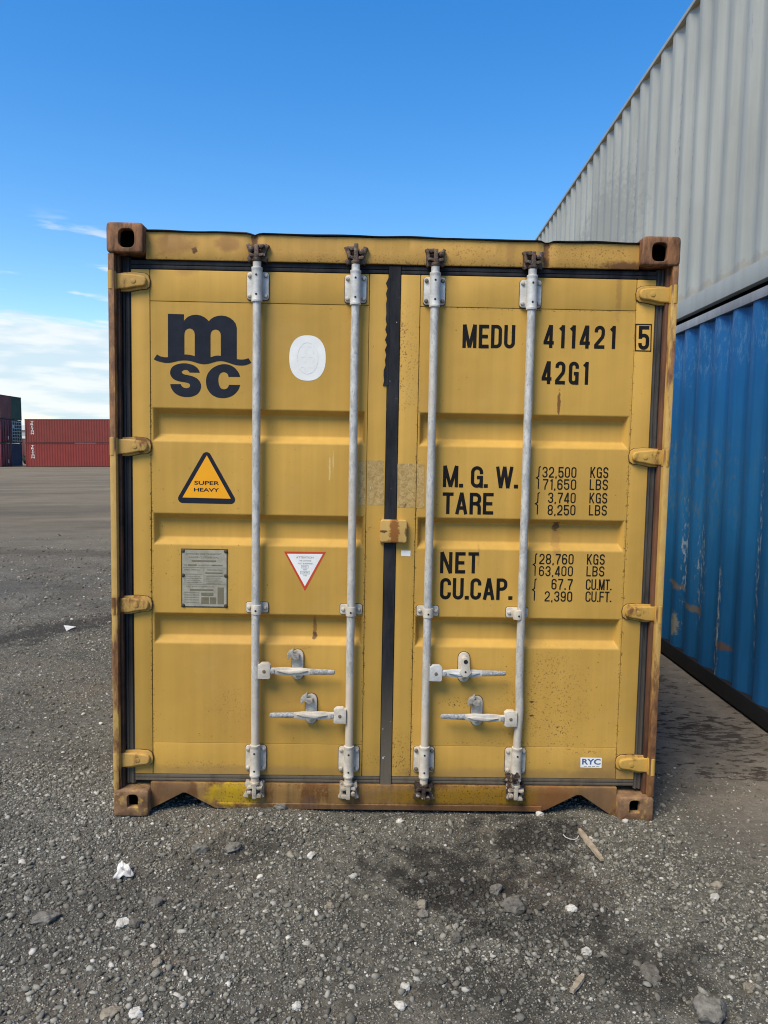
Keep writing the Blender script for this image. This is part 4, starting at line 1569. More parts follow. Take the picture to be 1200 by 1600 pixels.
# ---- lock plate across the gap between the doors
def mat_lockplate():
    return mat_yellow('ochre lock plate with rust band', base=(0.52, 0.33, 0.10), spots=False,
                      stains=[(0.020, 1.30, 0.021, 0.085, (0.23, 0.085, 0.018), 0.95, 'hard'), (-0.03, 1.30, 0.016, 0.006, DRUST, 0.9, 'hard'), (0.072, 1.30, 0.006, 0.02, DRUST, 0.7, 'hard'), (0.0, 1.254, 0.08, 0.004, DRUST, 0.6, 'soft')])


lp = MB()
pts = []
for cx, cz, a in ((0.066, 1.342, 0), (-0.031, 1.342, 90), (-0.031, 1.260, 180), (0.066, 1.260, 270)):
    pts += arc(cx, cz, 0.010, 0.010, a, a + 90, 4)
lp.prism(pts, 0.026, 0.0545, 0.006, 3)
lp.prism([(-0.042, 1.248), (-0.028, 1.248), (-0.028, 1.253), (-0.042, 1.355)][::-1], 0.046, 0.0548)
lp.build('lock_plate', mat_lockplate(), DR)

# ---- painted marks and stickers
def panel_pts(pl, ox, oy, sc_, Y):
    return [P(ox + x / sc_, oy + y / sc_, Y) for x, y in pl]


Z230 = (230, 480, 7.0588)
logo = MB()
Ym = YP - 0.0007
m_up = [(228, 72), (405, 78), (405, 150), (425, 126), (452, 104), (490, 88), (540, 82), (592, 91), (632, 111), (660, 134), (680, 154), (702, 130), (738, 107), (780, 95), (822, 92), (868, 98), (912, 117), (950, 146), (977, 182), (988, 228), (988, 585), (812, 585), (812, 310), (806, 281), (790, 259), (770, 248), (750, 246), (730, 250), (712, 263), (702, 284), (698, 310), (698, 600), (524, 590), (524, 300), (517, 267), (498, 244), (468, 233), (440, 240), (420, 258), (412, 283), (410, 310), (410, 570), (228, 590)]
logo.flat(panel_pts(m_up, *Z230, Ym), Ym)
wave = [(108, 520), (142, 540), (185, 551), (240, 550), (300, 541), (360, 528), (415, 521), (465, 525), (520, 538), (575, 557), (620, 566), (660, 562), (700, 551), (742, 538), (782, 533), (820, 539), (870, 553), (930, 567), (990, 573), (1040, 577), (1080, 573), (1117, 562), (1148, 611), (1110, 630), (1060, 642), (1000, 640), (950, 630), (900, 613), (850, 598), (810, 593), (765, 598), (720, 611), (670, 624), (620, 628), (570, 620), (520, 604), (470, 591), (410, 585), (355, 590), (300, 602), (250, 612), (200, 613), (145, 602), (100, 588), (72, 574)]
logo.flat(panel_pts(smooth_closed(wave, 3), *Z230, Ym), Ym - 0.0003)
s_out = [(580, 722), (570, 694), (547, 665), (510, 640), (460, 624), (410, 618), (350, 624), (300, 642), (268, 670), (253, 708), (256, 745), (277, 780), (312, 804), (362, 819), (418, 828), (455, 838), (473, 855), (470, 875), (455, 888), (428, 892), (400, 885), (380, 868), (370, 848), (254, 848), (262, 886), (285, 925), (322, 959), (372, 982), (430, 990), (490, 986), (542, 965), (577, 930), (593, 886), (592, 850), (576, 813), (545, 783), (500, 762), (450, 749), (405, 739), (385, 727), (381, 711), (395, 697), (425, 690), (450, 699), (466, 720)]
logo.flat(panel_pts(smooth_closed(s_out, 3), *Z230, Ym), Ym)
c_out = [(1025, 768), (1014, 732), (990, 695), (955, 661), (908, 637), (850, 627), (790, 637), (735, 662), (690, 700), (660, 750), (648, 812), (655, 874), (675, 920), (711, 962), (760, 990), (820, 1002), (880, 998), (935, 978), (981, 942), (1010, 901), (1025, 857), (902, 856), (892, 880), (875, 897), (845, 905), (815, 895), (797, 868), (787, 832), (785, 790), (792, 755), (810, 728), (840, 716), (870, 724), (890, 744), (896, 768)]
logo.flat(panel_pts(smooth_closed(c_out, 3), *Z230, Ym), Ym)
tag(logo.build('logo', M['navy'], DL, smooth=False), 'dark letter m on a wave line above letters s c')

# egg-shaped white sticker
ov = []
(xc, zc), (xe, _), (_, zt), (_, zb) = P(480.5, 559.5, YP), P(509, 559.5, YP), P(480.5, 524, YP), P(480.5, 595, YP)
for i in range(48):
    a = 2 * math.pi * i / 48
    e = 2 / 2.35
    ov.append((xc + (xe - xc) * math.copysign(abs(math.cos(a)) ** e, math.cos(a)), zc + (zt - zb) / 2 * math.copysign(abs(math.sin(a)) ** e, math.sin(a))))
ws = MB()
ws.flat(ov, YP - 0.0007).mark(0)
for k in range(3):
    for j in range(2):
        ribbon(ws, [(xc - 0.03 + 0.035 * j, zc + 0.05 - 0.045 * k), (xc - 0.03 + 0.035 * j + 0.02, zc + 0.052 - 0.045 * k), (xc - 0.01 + 0.035 * j, zc + 0.02 - 0.04 * k)], False, 0.006, YP - 0.0011)
ribbon(ws, [(xc + 0.045 * math.cos(2 * math.pi * i / 30), zc + 0.068 * math.sin(2 * math.pi * i / 30)) for i in range(30)], True, 0.003, YP - 0.0013)
ws.mark(1)
fix_normals(ws).build('round_sticker', [M['white'], M['ghost']], DL, smooth=False)

# hazard triangle
def round_tri(pts, r, n=6):
    out = []
    for i in range(3):
        p, a, b = Vector(pts[i]), Vector(pts[i - 1]), Vector(pts[(i + 1) % 3])
        d1, d2 = (a - p).normalized(), (b - p).normalized()
        half = d1.angle(d2) / 2
        c = p + (d1 + d2).normalized() * (r / math.sin(half))
        s = p + d1 * (r / math.tan(half)) - c
        e = p + d2 * (r / math.tan(half)) - c
        tot = s.angle_signed(e)
        for k in range(n + 1):
            q = s.copy()
            q.rotate(Matrix.Rotation(-tot * k / n, 2))
            out.append((c.x + q.x, c.y + q.y))
    return out


hz = MB()
Yt = YP - 0.0007
tri = [P(322.8, 699.0, YP), P(372.5, 787.8, YP), P(273.2, 785.6, YP)]
hz.flat(round_tri(tri, 0.020), Yt).mark(0)
hz.flat([P(323.2, 711.5, YP), P(360.6, 779.2, YP), P(285.2, 777.2, YP)], Yt - 0.0004).mark(1)
for txt, a, b, top in (('SUPER', (303.6, 757.3), (342.8, 758.0), (303.6, 751.2)), ('HEAVY', (303.2, 767.9), (342.4, 768.6), (303.2, 762.2))):
    (x0, z0), (x1, _), (_, z1) = P(*a, YP), P(*b, YP), P(*top, YP)
    font_text(hz, txt, x0, x1, z0, z1 - z0, Yt - 0.0008, 0.022)
hz.mark(0)
fix_normals(hz).build('hazard_sticker', [M['navy'], M['orange']], DL, smooth=False)

# red-bordered attention triangle
at = MB()
at.flat([P(443.7, 861.6, YP), P(476.4, 923.4, YP), P(509.2, 862.4, YP)], Yt).mark(0)
at.flat([P(448.6, 865.2, YP), P(476.4, 916.0, YP), P(504.4, 865.6, YP)], Yt - 0.0004).mark(1)
(ax, az), (ax1, _) = P(463.0, 872.2, YP), P(489.8, 872.2, YP)
font_text(at, 'ATTENTION', ax, ax1, az, 0.0085, Yt - 0.0008, 0.0).mark(2)
for txt, xl, xr, yb, h in (('THIS CONTAINER', 467.6, 486.6, 877.0, 0.0062), ('MUST BE REPAIRED', 465.8, 488.4, 881.4, 0.0062), ('ONLY', 472.2, 480.2, 886.4, 0.0068), ('WITH', 473.4, 479.6, 891.0, 0.0058), ('CORTEN', 471.0, 481.8, 895.6, 0.0068), ('STEEL', 473.2, 480.0, 900.0, 0.0058)):
    (x0, z0), (x1, _) = P(xl, yb, YP), P(xr, yb, YP)
    font_text(at, txt, x0, x1, z0, h, Yt - 0.0008)
    if txt in ('ONLY', 'CORTEN'):
        ribbon(at, [(x0 - 0.004, z0 - 0.003), (x1 + 0.004, z0 - 0.003), (x1 + 0.004, z0 + h + 0.003), (x0 - 0.004, z0 + h + 0.003)], True, 0.0012, Yt - 0.0009)
at.mark(3)
fix_normals(at).build('attention_sticker', [M['red'], M['white'], mat_plain('faded red print', (0.28, 0.12, 0.10), (0.34, 0.18, 0.15), 30, 0.5, 0, 0), M['greytext']], DL, smooth=False)

# riveted data plate
dp = MB()
(x0, z1), (x1, _), (_, z0) = P(284, 858, YP), P(355, 858.5, YP), P(284, 947.5, YP)
dp.box(x0 - 0.003, x1 + 0.003, YP - 0.0012, YP - 0.0001, z0 - 0.003, z1 + 0.003).mark(0)
dp.box(x0 + 0.002, x1 - 0.002, YP - 0.0026, YP - 0.0013, z0 + 0.002, z1 - 0.002, 0.001, 1).mark(1)
W_, H_ = x1 - x0, z1 - z0
Yq = YP - 0.0031


def tl(u0, u1, v, hgt, txt):
    font_text(dp, txt, x0 + u0 * W_, x0 + u1 * W_, z1 - v * H_, hgt, Yq)


tl(0.09, 0.88, 0.092, 0.0075, 'APPROVED FOR TRANSPORT')
tl(0.17, 0.82, 0.150, 0.0075, 'UNDER CUSTOMS SEAL')
tl(0.05, 0.12, 0.285, 0.006, 'TYPE')
tl(0.36, 0.68, 0.285, 0.006, 'MANUFACTURERS No')
tl(0.05, 0.40, 0.365, 0.005, 'SAFETY APPROVAL')
tl(0.56, 0.90, 0.365, 0.006, 'TIMBER TREATMENT')
for k in range(5):
    tl(0.05, 0.44 - 0.03 * (k % 2), 0.44 + 0.035 * k, 0.0045, 'DATE MANUFACTURED IDENTIFICATION')
    tl(0.54, 0.90 - 0.04 * (k % 3), 0.47 + 0.032 * k, 0.0040, 'MAXIMUM OPERATING GROSS')
    tl(0.05, 0.38, 0.76 + 0.043 * k, 0.0048, 'OWNER AND OPERATOR')
tl(0.10, 0.72, 0.655, 0.006, 'CSC SAFETY APPROVAL')
dp.mark(2)
for (u0, u1, v0, v1) in ((0.22, 0.76, 0.185, 0.215), (0.14, 0.33, 0.26, 0.285), (0.67, 0.90, 0.26, 0.285), (0.52, 0.90, 0.395, 0.42), (0.18, 0.70, 0.69, 0.72), (0.43, 0.70, 0.75, 0.81), (0.43, 0.60, 0.83, 0.95), (0.62, 0.76, 0.83, 0.95), (0.79, 0.93, 0.655, 0.95)):
    dp.add([(x0 + u0 * W_, Yq + 0.0002, z1 - v1 * H_), (x0 + u1 * W_, Yq + 0.0002, z1 - v1 * H_), (x0 + u1 * W_, Yq + 0.0002, z1 - v0 * H_), (x0 + u0 * W_, Yq + 0.0002, z1 - v0 * H_)], [(0, 1, 2, 3)])
dp.mark(2)
for pl in ([(0.03, 0.315), (0.97, 0.315)], [(0.03, 0.605), (0.97, 0.605)], [(0.49, 0.32), (0.49, 0.60)], [(0.5, 0.455), (0.97, 0.455)]):
    ribbon(dp, [(x0 + u * W_, z1 - v * H_) for u, v in pl], False, 0.0013, Yq + 0.0001)
dp.mark(2)
for u, v in ((0.03, 0.025), (0.97, 0.025), (0.03, 0.45), (0.97, 0.45), (0.03, 0.975), (0.97, 0.975)):
    dp.lathe([(0.0080, 0), (0.0080, 0.0035), (0.005, 0.0055), (0.001, 0.006)], 10, Matrix.Translation((x0 + u * W_, YP - 0.0012, z1 - v * H_)) @ Matrix.Rotation(rad(90), 4, 'X'))
dp.mark(0)
dp.build('data_plate', [M['plate_edge'], M['plate'], M['plate_ink']], DL, smooth=False)

# old tape marks across the doors, small white label, blue-print sticker
for (a, b, c, d, Y, par) in ((559.5, 571, 720, 789, YP, DL), (574.5, 600, 719.5, 789, YD, DL), (621, 648, 724.5, 793, YD, DR), (651, 663, 725.5, 794, YP, DR)):
    q = [P(a, c, Y), P(b, c, Y), P(b, d, Y), P(a, d, Y)]
    MB().flat(q, Y - 0.0006).build('tape_residue', M['residue'], par, smooth=False)
MB().flat([P(627, 860, YD), P(641.5, 860.4, YD), P(641.2, 869.2, YD), P(626.6, 868.4, YD)], YD - 0.0007).build('white_label', M['white'], DR, smooth=False)
ry = MB()
Yr = YD + 0.0012
q = [P(907, 1183.4, Yr), P(940.3, 1184, Yr), P(939.8, 1199.8, Yr), P(906.8, 1199, Yr)]
ry.flat(q, Yr - 0.0006).mark(0)
(ra, rz), (rb, _), (_, rt) = P(909.2, 1194.4, Yr), P(938.2, 1194.8, Yr), P(909.2, 1185.4, Yr)
font_text(ry, 'RYC', ra, rb, rz, rt - rz, Yr - 0.0010, 0.03).mark(1)
(ra, rz), (rb, _) = P(912.0, 1197.8, Yr), P(936.5, 1198.2, Yr)
for k in range(15):
    if k % 4 != 3:
        xk = ra + (rb - ra) * k / 15
        ribbon(ry, [(xk, rz + 0.0015), (xk + (rb - ra) * 0.055, rz + 0.0015)], False, 0.003, Yr - 0.0010)
ry.mark(2)
fix_normals(ry).build('small_sticker', [M['white'], M['blueprint'], M['greytext']], DR, smooth=False)

BOLD = 0.150
mb = lettering(MB(), 'MEDU', (722.3, 543.5), (804.2, 544.5), (722.3, 506.9), YP, BOLD, 0.20)
fix_normals(mb).build('owner_code', M['ink'], DR, smooth=False)
mb = lettering(MB(), '411421', (848.8, 543.6), (960.8, 545.2), (848.8, 507.6), YP, BOLD, 0.42)
fix_normals(mb).build('serial_number', M['ink'], DR, smooth=False)
mb = lettering(MB(), '5', (996.8, 546.3), (1013.6, 546.6), (996.8, 509.0), YD, BOLD, 0.2)
ribbon(mb, [P(993.4, 506.7, YD), P(1017.6, 507.0, YD), P(1016.6, 548.6, YD), P(992.6, 547.9, YD)], True, 0.0045, YD - 0.0012)
fix_normals(mb).build('check_digit', M['ink'], DR, smooth=False)
mb = lettering(MB(), '42G1', (845.8, 600.0), (918.6, 601.2), (845.8, 564.2), YP, BOLD, 0.36)
fix_normals(mb).build('type_code', M['ink'], DR, smooth=False)


def brace(mb, xl, xr, yt, ym, yb):
    w = xr - xl
    a = P(xr + 0.9, yt - 0.3, YP)
    b = P(xr - w * 0.28, yt + 1.8, YP)
    c = P(xr - w * 0.42, ym - 2.4, YP)
    d = P(xl - w * 0.28, ym + 0.6, YP)
    ribbon(mb, [a, b, c, d], False, 0.0050, YP - 0.0009)
    ribbon(mb, [P(xl + w * 0.02, ym - 0.4, YP), P(xr - w * 0.44, ym + 2.6, YP), P(xr - w * 0.55, yb, YP)], False, 0.0050, YP - 0.0010)


NARROW = {',': 0.34, '.': 0.34, '1': 0.55, ' ': 1.2}
mb = MB()
lettering(mb, 'M. G. W.', (691.8, 761.0), (808.8, 763.0), (691.8, 727.4), YP, 0.155, 0.10, {'M': 1.25, 'G': 1.0, 'W': 1.45, ' ': 0.45, '.': 0.3})
lettering(mb, 'TARE', (691.0, 803.0), (770.4, 804.0), (691.0, 769.2), YP, 0.155, 0.17)
fix_normals(mb).build('weight_caption', M['ink'], DR, smooth=False)
mb = MB()
T = 0.118
mu = MB()
for txt, a, b, t_ in (('32,500', (847.2, 746.0), (900.3, 746.6), (847.2, 729.2)), ('KGS', (922, 746.6), (950, 746.9), (922, 729.6)),
                      ('71,650', (847.8, 765.0), (899.9, 765.5), (847.8, 748.4)), ('LBS', (921, 765.5), (949.4, 765.8), (921, 748.8)),
                      ('3,740', (856, 785.8), (899.1, 786.3), (856, 769.4)), ('KGS', (920.6, 786.3), (948.3, 786.6), (920.6, 769.9)),
                      ('8,250', (855.3, 804.8), (898.8, 805.2), (855.3, 788.6)), ('LBS', (919.9, 805.2), (947.8, 805.5), (919.9, 789.0))):
    lettering(mu if txt in ('KGS', 'LBS') else mb, txt, a, b, t_, YP, T, 0.26, NARROW)
brace(mb, 838.6, 843.8, 728.8, 746.6, 763.8)
brace(mb, 837.0, 842.2, 769.4, 787.0, 803.6)
fix_normals(mu).build('weight_units', M['ink'], DR, smooth=False)
fix_normals(mb).build('weight_figures', M['ink'], DR, smooth=False)
mb = MB()
lettering(mb, 'NET', (687.3, 895.6), (747.4, 896.0), (687.3, 862.4), YP, 0.155, 0.26, {'N': 1.1})
lettering(mb, 'CU.CAP.', (687.2, 936.4), (799.8, 937.2), (687.2, 903.0), YP, 0.155, 0.16)
fix_normals(mb).build('capacity_caption', M['ink'], DR, smooth=False)
mb = MB()
mu = MB()
for txt, a, b, t_ in (('28,760', (842.4, 881.4), (895.9, 881.9), (842.4, 865.0)), ('KGS', (916.8, 882.0), (944.4, 882.2), (916.8, 865.6)),
                      ('63,400', (841.8, 900.0), (894.8, 900.4), (841.8, 884.2)), ('LBS', (916.0, 900.4), (943.8, 900.6), (916.0, 884.6)),
                      ('67.7', (861.3, 921.0), (894.2, 921.4), (861.3, 904.2)), ('CU.MT.', (915.0, 921.6), (955.2, 922.0), (915.0, 904.9)),
                      ('2,390', (850.6, 939.6), (893.6, 940.0), (850.6, 923.6)), ('CU.FT.', (914.4, 940.2), (955.0, 940.6), (914.4, 923.9))):
    lettering(mu if txt[0] in 'KLC' else mb, txt, a, b, t_, YP, T, 0.26 if 'CU' not in txt else 0.14, NARROW if 'CU' not in txt else {'.': 0.28, 'M': 1.2, 'T': 0.9})
brace(mb, 833.6, 838.4, 865.0, 882.2, 899.2)
brace(mb, 832.4, 837.4, 904.2, 921.4, 938.2)
fix_normals(mu).build('capacity_units', M['ink'], DR, smooth=False)
fix_normals(mb).build('capacity_figures', M['ink'], DR, smooth=False)


# ---- body behind the doors
def corrugated(mb, L, z0, z1, pitch=0.284, depth=0.036, off=0.0, y0=0.0, thick=0.004):
    """wall in the y,z plane at x = 0 (outer flats) waving towards +x"""
    pat = ((0.0, 0.0), (0.072 / 0.278, 0.0), (0.140 / 0.278, 1.0), (0.210 / 0.278, 1.0))
    prof = []
    k = math.floor(-off / pitch) - 1
    while True:
        done = False
        for u, d in pat:
            y = (k + u) * pitch + off
            if y > L:
                done = True
                break
            if y >= 0:
                prof.append((y, d * depth))
        if done:
            break
        k += 1
    if prof[0][0] > 1e-6:
        prof.insert(0, (0.0, prof[0][1]))
    prof.append((L, prof[-1][1]))
    # soften each fold
    sm = []
    for i, (y, d) in enumerate(prof):
        if 0 < i < len(prof) - 1:
            for s, e in ((-1, i - 1), (1, i + 1)):
                dy = prof[e][0] - y
                r = min(0.008, abs(dy) * 0.3)
                f = r / abs(dy) if abs(dy) > 1e-9 else 0
                sm.append((y + dy * f, d + (prof[e][1] - d) * f))
        else:
            sm.append((y, d))
    vs, fs = [], []
    n = len(sm)
    for zz in (z0, z1):
        vs += [(d, y0 + y, zz) for y, d in sm]
    for i in range(n - 1):
        fs.append((i, i + n, i + 1 + n, i + 1))
    mb.add(vs, fs)
    return mb


sp = corrugated(MB(), 11.86, 0.15, 2.50, y0=0.16)
bmesh.ops.translate(sp.bm, verts=sp.bm.verts[:], vec=(-1.209, 0, 0))
sp.build('side_panel', M['side_y'], YC)
sp = corrugated(MB(), 11.86, 0.15, 2.50, y0=0.16)
bmesh.ops.transform(sp.bm, matrix=Matrix.Translation((1.209, 0, 0)) @ Matrix.Diagonal((-1, 1, 1, 1)), verts=sp.bm.verts[:])
bmesh.ops.reverse_faces(sp.bm, faces=sp.bm.faces[:])
sp.build('side_panel', M['side_y'], YC)
for s in (-1, 1):
    a, b = s * 1.219, s * 1.16
    MB().box(min(a, b), max(a, b), 0.179, 12.013, 2.501, 2.561, 0.004).build('top_rail', M['side_y'], YC)
    MB().box(min(a, b), max(a, b), 0.179, 12.013, 0.03, 0.149, 0.004).build('bottom_rail', M['sill'], YC)
    a, b = s * 1.215, s * 1.10
    MB().box(min(a, b), max(a, b), 12.03, 12.18, 0.119, 2.472, 0.01).build('corner_post', M['side_y'], YC)
MB().box(-1.158, 1.158, 0.161, 12.15, 2.545, 2.563).build('roof_panel', M['side_y'], YC)
MB().box(-1.158, 1.158, 0.14, 12.1, 0.128, 0.16).build('floor', M['cavity'], YC)
cr = MB()
for k in range(30):
    cr.box(-1.155, 1.155, 0.35 + 0.39 * k, 0.40 + 0.39 * k, 0.04, 0.127)
cr.build('floor_beams', M['cavity'], YC)
ep = corrugated(MB(), 2.18, 0.12, 2.50, 0.25)
bmesh.ops.transform(ep.bm, matrix=Matrix.Translation((1.09, 12.17, 0)) @ Matrix.Rotation(rad(90), 4, 'Z') @ Matrix.Diagonal((-1, 1, 1, 1)), verts=ep.bm.verts[:])
ep.build('end_panel', M['side_y'], YC)

# ================================================================== other containers
def mat_paint(name, base, dark=0.8, light=1.15, rust=0.0, scuff=None, streak=0.15, chalk=None, perobj=True, rough=0.5, scuffs_low=None):
    t = NT(name)
    v = t.vec(perobj=perobj)
    n = t.noise(0.9, 4, 0.6, vec=v)
    c = t.mix(t.ramp(n, 0.3, 0.7), tuple(b * dark for b in base), tuple(b * light for b in base))
    st = t.noise(1.0, 6, 0.65, vec=t.vec((9, 9, 0.5), perobj=perobj))
    c = t.scale(c, t.ramp(st, 0.25, 0.75, 1 - streak, 1 + streak * 0.5))
    if chalk:
        c = t.mix(t.ramp(t.noise(3.2, 5, 0.65, vec=t.vec((3, 3, 0.35), off=(1, 7, 3), perobj=perobj)), 0.50, 0.78, 0, 0.6), c, chalk)
    if scuff:
        s1 = t.noise(1.0, 5, 0.7, vec=t.vec((16, 16, 1.6), off=(2, 5, 1), perobj=perobj))
        s2 = t.noise(30, 4, 0.65, vec=t.vec((1, 1, 0.5), perobj=perobj))
        k = t.m('MULTIPLY', t.ramp(s1, 0.60, 0.70), t.ramp(s2, 0.48, 0.60))
        c = t.mix(t.m('MULTIPLY', k, 0.6), c, scuff)
    if rust > 0:
        r = t.noise(9, 6, 0.7, vec=t.vec((1, 1, 0.5), off=(8, 1, 6), perobj=perobj))
        c = t.mix(t.ramp(r, 0.74 - rust * 0.1, 0.78 - rust * 0.1, 0, 0.85), c, (0.13, 0.058, 0.025))
    if scuffs_low:
        # worn places on the folds, each with its own spot along the wall
        nz = t.noise(17, 7, 0.75)
        nz3 = t.noise(40, 5, 0.7, vec=t.vec((1, 1, 0.35)))
        for (cy, cz, ry, rz, col, s, sp) in scuffs_low:
            a = t.m('DIVIDE', t.m('SUBTRACT', t.y, cy), ry)
            b = t.m('DIVIDE', t.m('SUBTRACT', t.z, cz), rz)
            d = t.m('SQRT', t.m('ADD', t.m('MULTIPLY', a, a), t.m('MULTIPLY', b, b)))
            d = t.m('ADD', d, t.m('MULTIPLY', t.m('SUBTRACT', nz, 0.5), 3.2))
            k = t.ramp(d, 1.15, 0.65)
            if sp:
                k = t.m('MULTIPLY', k, t.ramp(nz3, 0.50, 0.58))
            c = t.mix(t.m('MULTIPLY', k, s), c, col)
    t.bump(t.noise(4, 3, vec=v), 0.25, 0.012)
    return t.done(c, rough + 0.08, 0.0, 0.25)


def make_container(label, loc, rotz, L, H, paint, rails, low, group=None, W=2.438, brail=0.14, trail=0.045, off=0.0, end='wall', castings=True, name='shipping_container', side_gap=0.012):
    """local frame: x across (side wall nearest the viewer at x = 0), y along, z up"""
    root = empty(name, loc, (0, 0, rotz))
    tag(root, label, 'shipping container', group)
    for k in (0, 1):
        s = corrugated(MB(), L - 0.36, brail, H - trail, y0=0.18, off=off)
        mtx = Matrix.Translation((side_gap, 0, 0)) if k == 0 else Matrix.Translation((W - side_gap, 0, 0)) @ Matrix.Diagonal((-1, 1, 1, 1))
        bmesh.ops.transform(s.bm, matrix=mtx, verts=s.bm.verts[:])
        if k:
            bmesh.ops.reverse_faces(s.bm, faces=s.bm.faces[:])
        s.build('side_panel', paint, root, angle=20)
        x0, x1 = (0.002, 0.062) if k == 0 else (W - 0.062, W - 0.002)
        MB().box(x0, x1, 0.18, L - 0.18, H - trail, H - 0.006, 0.004).build('top_rail', rails, root)
        b0, b1 = (0.004, 0.060) if k == 0 else (W - 0.060, W - 0.004)
        MB().box(b0, b1, 0.18, L - 0.18, 0.012, brail + 0.001, 0.004).build('bottom_rail', low, root)
    for x0, x1 in ((0, 0.10), (W - 0.10, W)):
        for y0, y1 in ((0.0, 0.14), (L - 0.14, L)):
            MB().box(x0 + 0.003, x1 - 0.003, y0 + 0.003, y1 - 0.003, 0.117, H - 0.117, 0.008).build('corner_post', paint, root)
    if castings:
        cm = MB().box(-0.081, 0.081, -0.089, 0.089, 0, 0.118, 0.012)
        c0 = None
        for x in (0.081, W - 0.081):
            for y in (0.089, L - 0.089):
                for z in (0, H - 0.118):
                    if c0 is None:
                        c0 = cm.build('corner_casting', low if z == 0 else rails, root, loc=(x, y, z))
                    else:
                        dup(c0, (x, y, z), root)
    MB().box(0.062, W - 0.062, 0.03, L - 0.03, H - 0.045, H - 0.012).build('roof_panel', paint, root)
    MB().box(0.062, W - 0.062, 0.03, L - 0.03, 0.10, 0.14).build('floor', M['cavity'], root)
    for k, yy in ((0, 0.03), (1, L - 0.03)):
        if end == 'doors' and k == 0:
            w2 = W / 2 - 0.10
            for q in (0, 1):
                xa = 0.10 + q * w2
                d = MB().box(xa + 0.004, xa + w2 - 0.004, 0.035, 0.075, 0.16, H - 0.15, 0.01).build('door', paint, root)
                for f in (0.3, 0.75):
                    MB().lathe([(0.022, 0.1), (0.022, H - 0.1)], 8, Matrix.Translation((xa + w2 * f, 0.015, 0))).build('locking_bar', rails, d)
            MB().box(0.10, W - 0.10, 0.03, 0.10, H - 0.148, H - 0.01, 0.006).build('door_header', paint, root)
            MB().box(0.10, W - 0.10, 0.03, 0.10, 0.01, 0.158, 0.006).build('door_sill', low, root)
        else:
            e = corrugated(MB(), W - 0.2, 0.118, H - 0.10, 0.25, 0.04)
            if k == 0:
                mtx = Matrix.Translation((W - 0.1, yy, 0)) @ Matrix.Rotation(rad(90), 4, 'Z')
            else:
                mtx = Matrix.Translation((0.1, yy, 0)) @ Matrix.Rotation(rad(-90), 4, 'Z')
            bmesh.ops.transform(e.bm, matrix=mtx, verts=e.bm.verts[:])
            e.build('end_panel', paint, root, angle=20)
            MB().box(0.10, W - 0.10, yy - 0.02, yy + 0.05, H - 0.099, H - 0.008, 0.005).build('end_rail', rails, root)
            MB().box(0.10, W - 0.10, yy - 0.02, yy + 0.05, 0.012, 0.117, 0.005).build('end_sill', low, root)
    return root


grey = (0.325, 0.345, 0.325)
blue = (0.011, 0.103, 0.275)
PEEL = (0.42, 0.46, 0.47)
BRN = (0.16, 0.13, 0.10)
Y0 = -1.6        # near end of the stack, level with the viewer's side
M['grey_paint'] = mat_paint('weathered grey paint', grey, 0.93, 1.06, 0.0, (0.20, 0.20, 0.23), 0.16, (0.36, 0.375, 0.35),
                            scuffs_low=[(4.72, 0.42, 0.10, 0.012, (0.45, 0.22, 0.06), 0.8, False), (4.7, 0.40, 0.06, 0.05, (0.40, 0.27, 0.13), 0.5, True),
                                        (5.05, 1.3, 0.05, 0.8, (0.30, 0.30, 0.32), 0.7, True), (7.0, 1.25, 1.3, 0.7, (0.215, 0.225, 0.22), 0.6, False), (5.9, 1.0, 0.05, 1.0, (0.17, 0.17, 0.19), 0.8, True), (4.75, 1.5, 0.05, 0.9, (0.17, 0.17, 0.19), 0.7, True), (4.45, 0.9, 0.04, 1.0, (0.19, 0.19, 0.21), 0.7, True), (8.3, 0.8, 0.9, 0.5, (0.23, 0.24, 0.235), 0.5, False),
                                        (4.1, 0.15, 4.0, 0.06, (0.22, 0.17, 0.12), 0.35, False)], perobj=False)
M['grey_rail'] = mat_paint('grey rail paint', (0.29, 0.31, 0.30), 0.92, 1.06, 0.1, (0.30, 0.28, 0.27), 0.10)
M['blue_paint'] = mat_paint('weathered blue paint', blue, 0.86, 1.10, 0.0, (0.07, 0.13, 0.20), 0.12, (0.030, 0.14, 0.32), perobj=False,
                            scuffs_low=[(4.35, 0.62, 0.14, 0.035, BRN, 0.9, False), (4.20, 0.90, 0.05, 0.40, PEEL, 0.55, True), (3.85, 0.80, 0.10, 0.42, PEEL, 0.5, True),
                                        (3.95, 0.50, 0.20, 0.03, BRN, 0.85, False), (3.45, 0.35, 0.12, 0.03, (0.13, 0.08, 0.05), 0.85, False), (3.50, 0.55, 0.045, 0.36, PEEL, 0.95, True),
                                        (3.55, 0.20, 0.06, 0.28, PEEL, 0.6, True), (4.3, 0.30, 0.07, 0.09, (0.30, 0.28, 0.20), 0.8, False), (4.4, 1.5, 1.2, 0.4, (0.08, 0.12, 0.13), 0.40, True),
                                        (4.0, 2.45, 1.2, 0.22, (0.12, 0.22, 0.33), 0.35, True), (3.0, 1.0, 0.05, 0.6, PEEL, 0.5, True)])
M['blue_rail'] = mat_paint('scraped grey blue rail', (0.23, 0.24, 0.26), 0.8, 1.15, 0.4, (0.10, 0.09, 0.09), 0.25, (0.34, 0.35, 0.36))
M['black_rail'] = mat_paint('black bottom rail', (0.016, 0.016, 0.018), 0.8, 1.2, 0.0, None, 0.1)
ROT = -math.atan2(0.02673, 0.99964)
sx = 2.3683 - (2.9112 - Y0) * 0.02673 / 0.99964
PH = (2.893 - Y0 + 0.075) % 0.284 - 0.18
make_container('blue corrugated container with scraped folds, under the grey container', (sx, Y0, 0.0), ROT, 12.192, 2.724,
               M['blue_paint'], M['blue_rail'], M['black_rail'], None, brail=0.125, trail=0.070, off=PH)
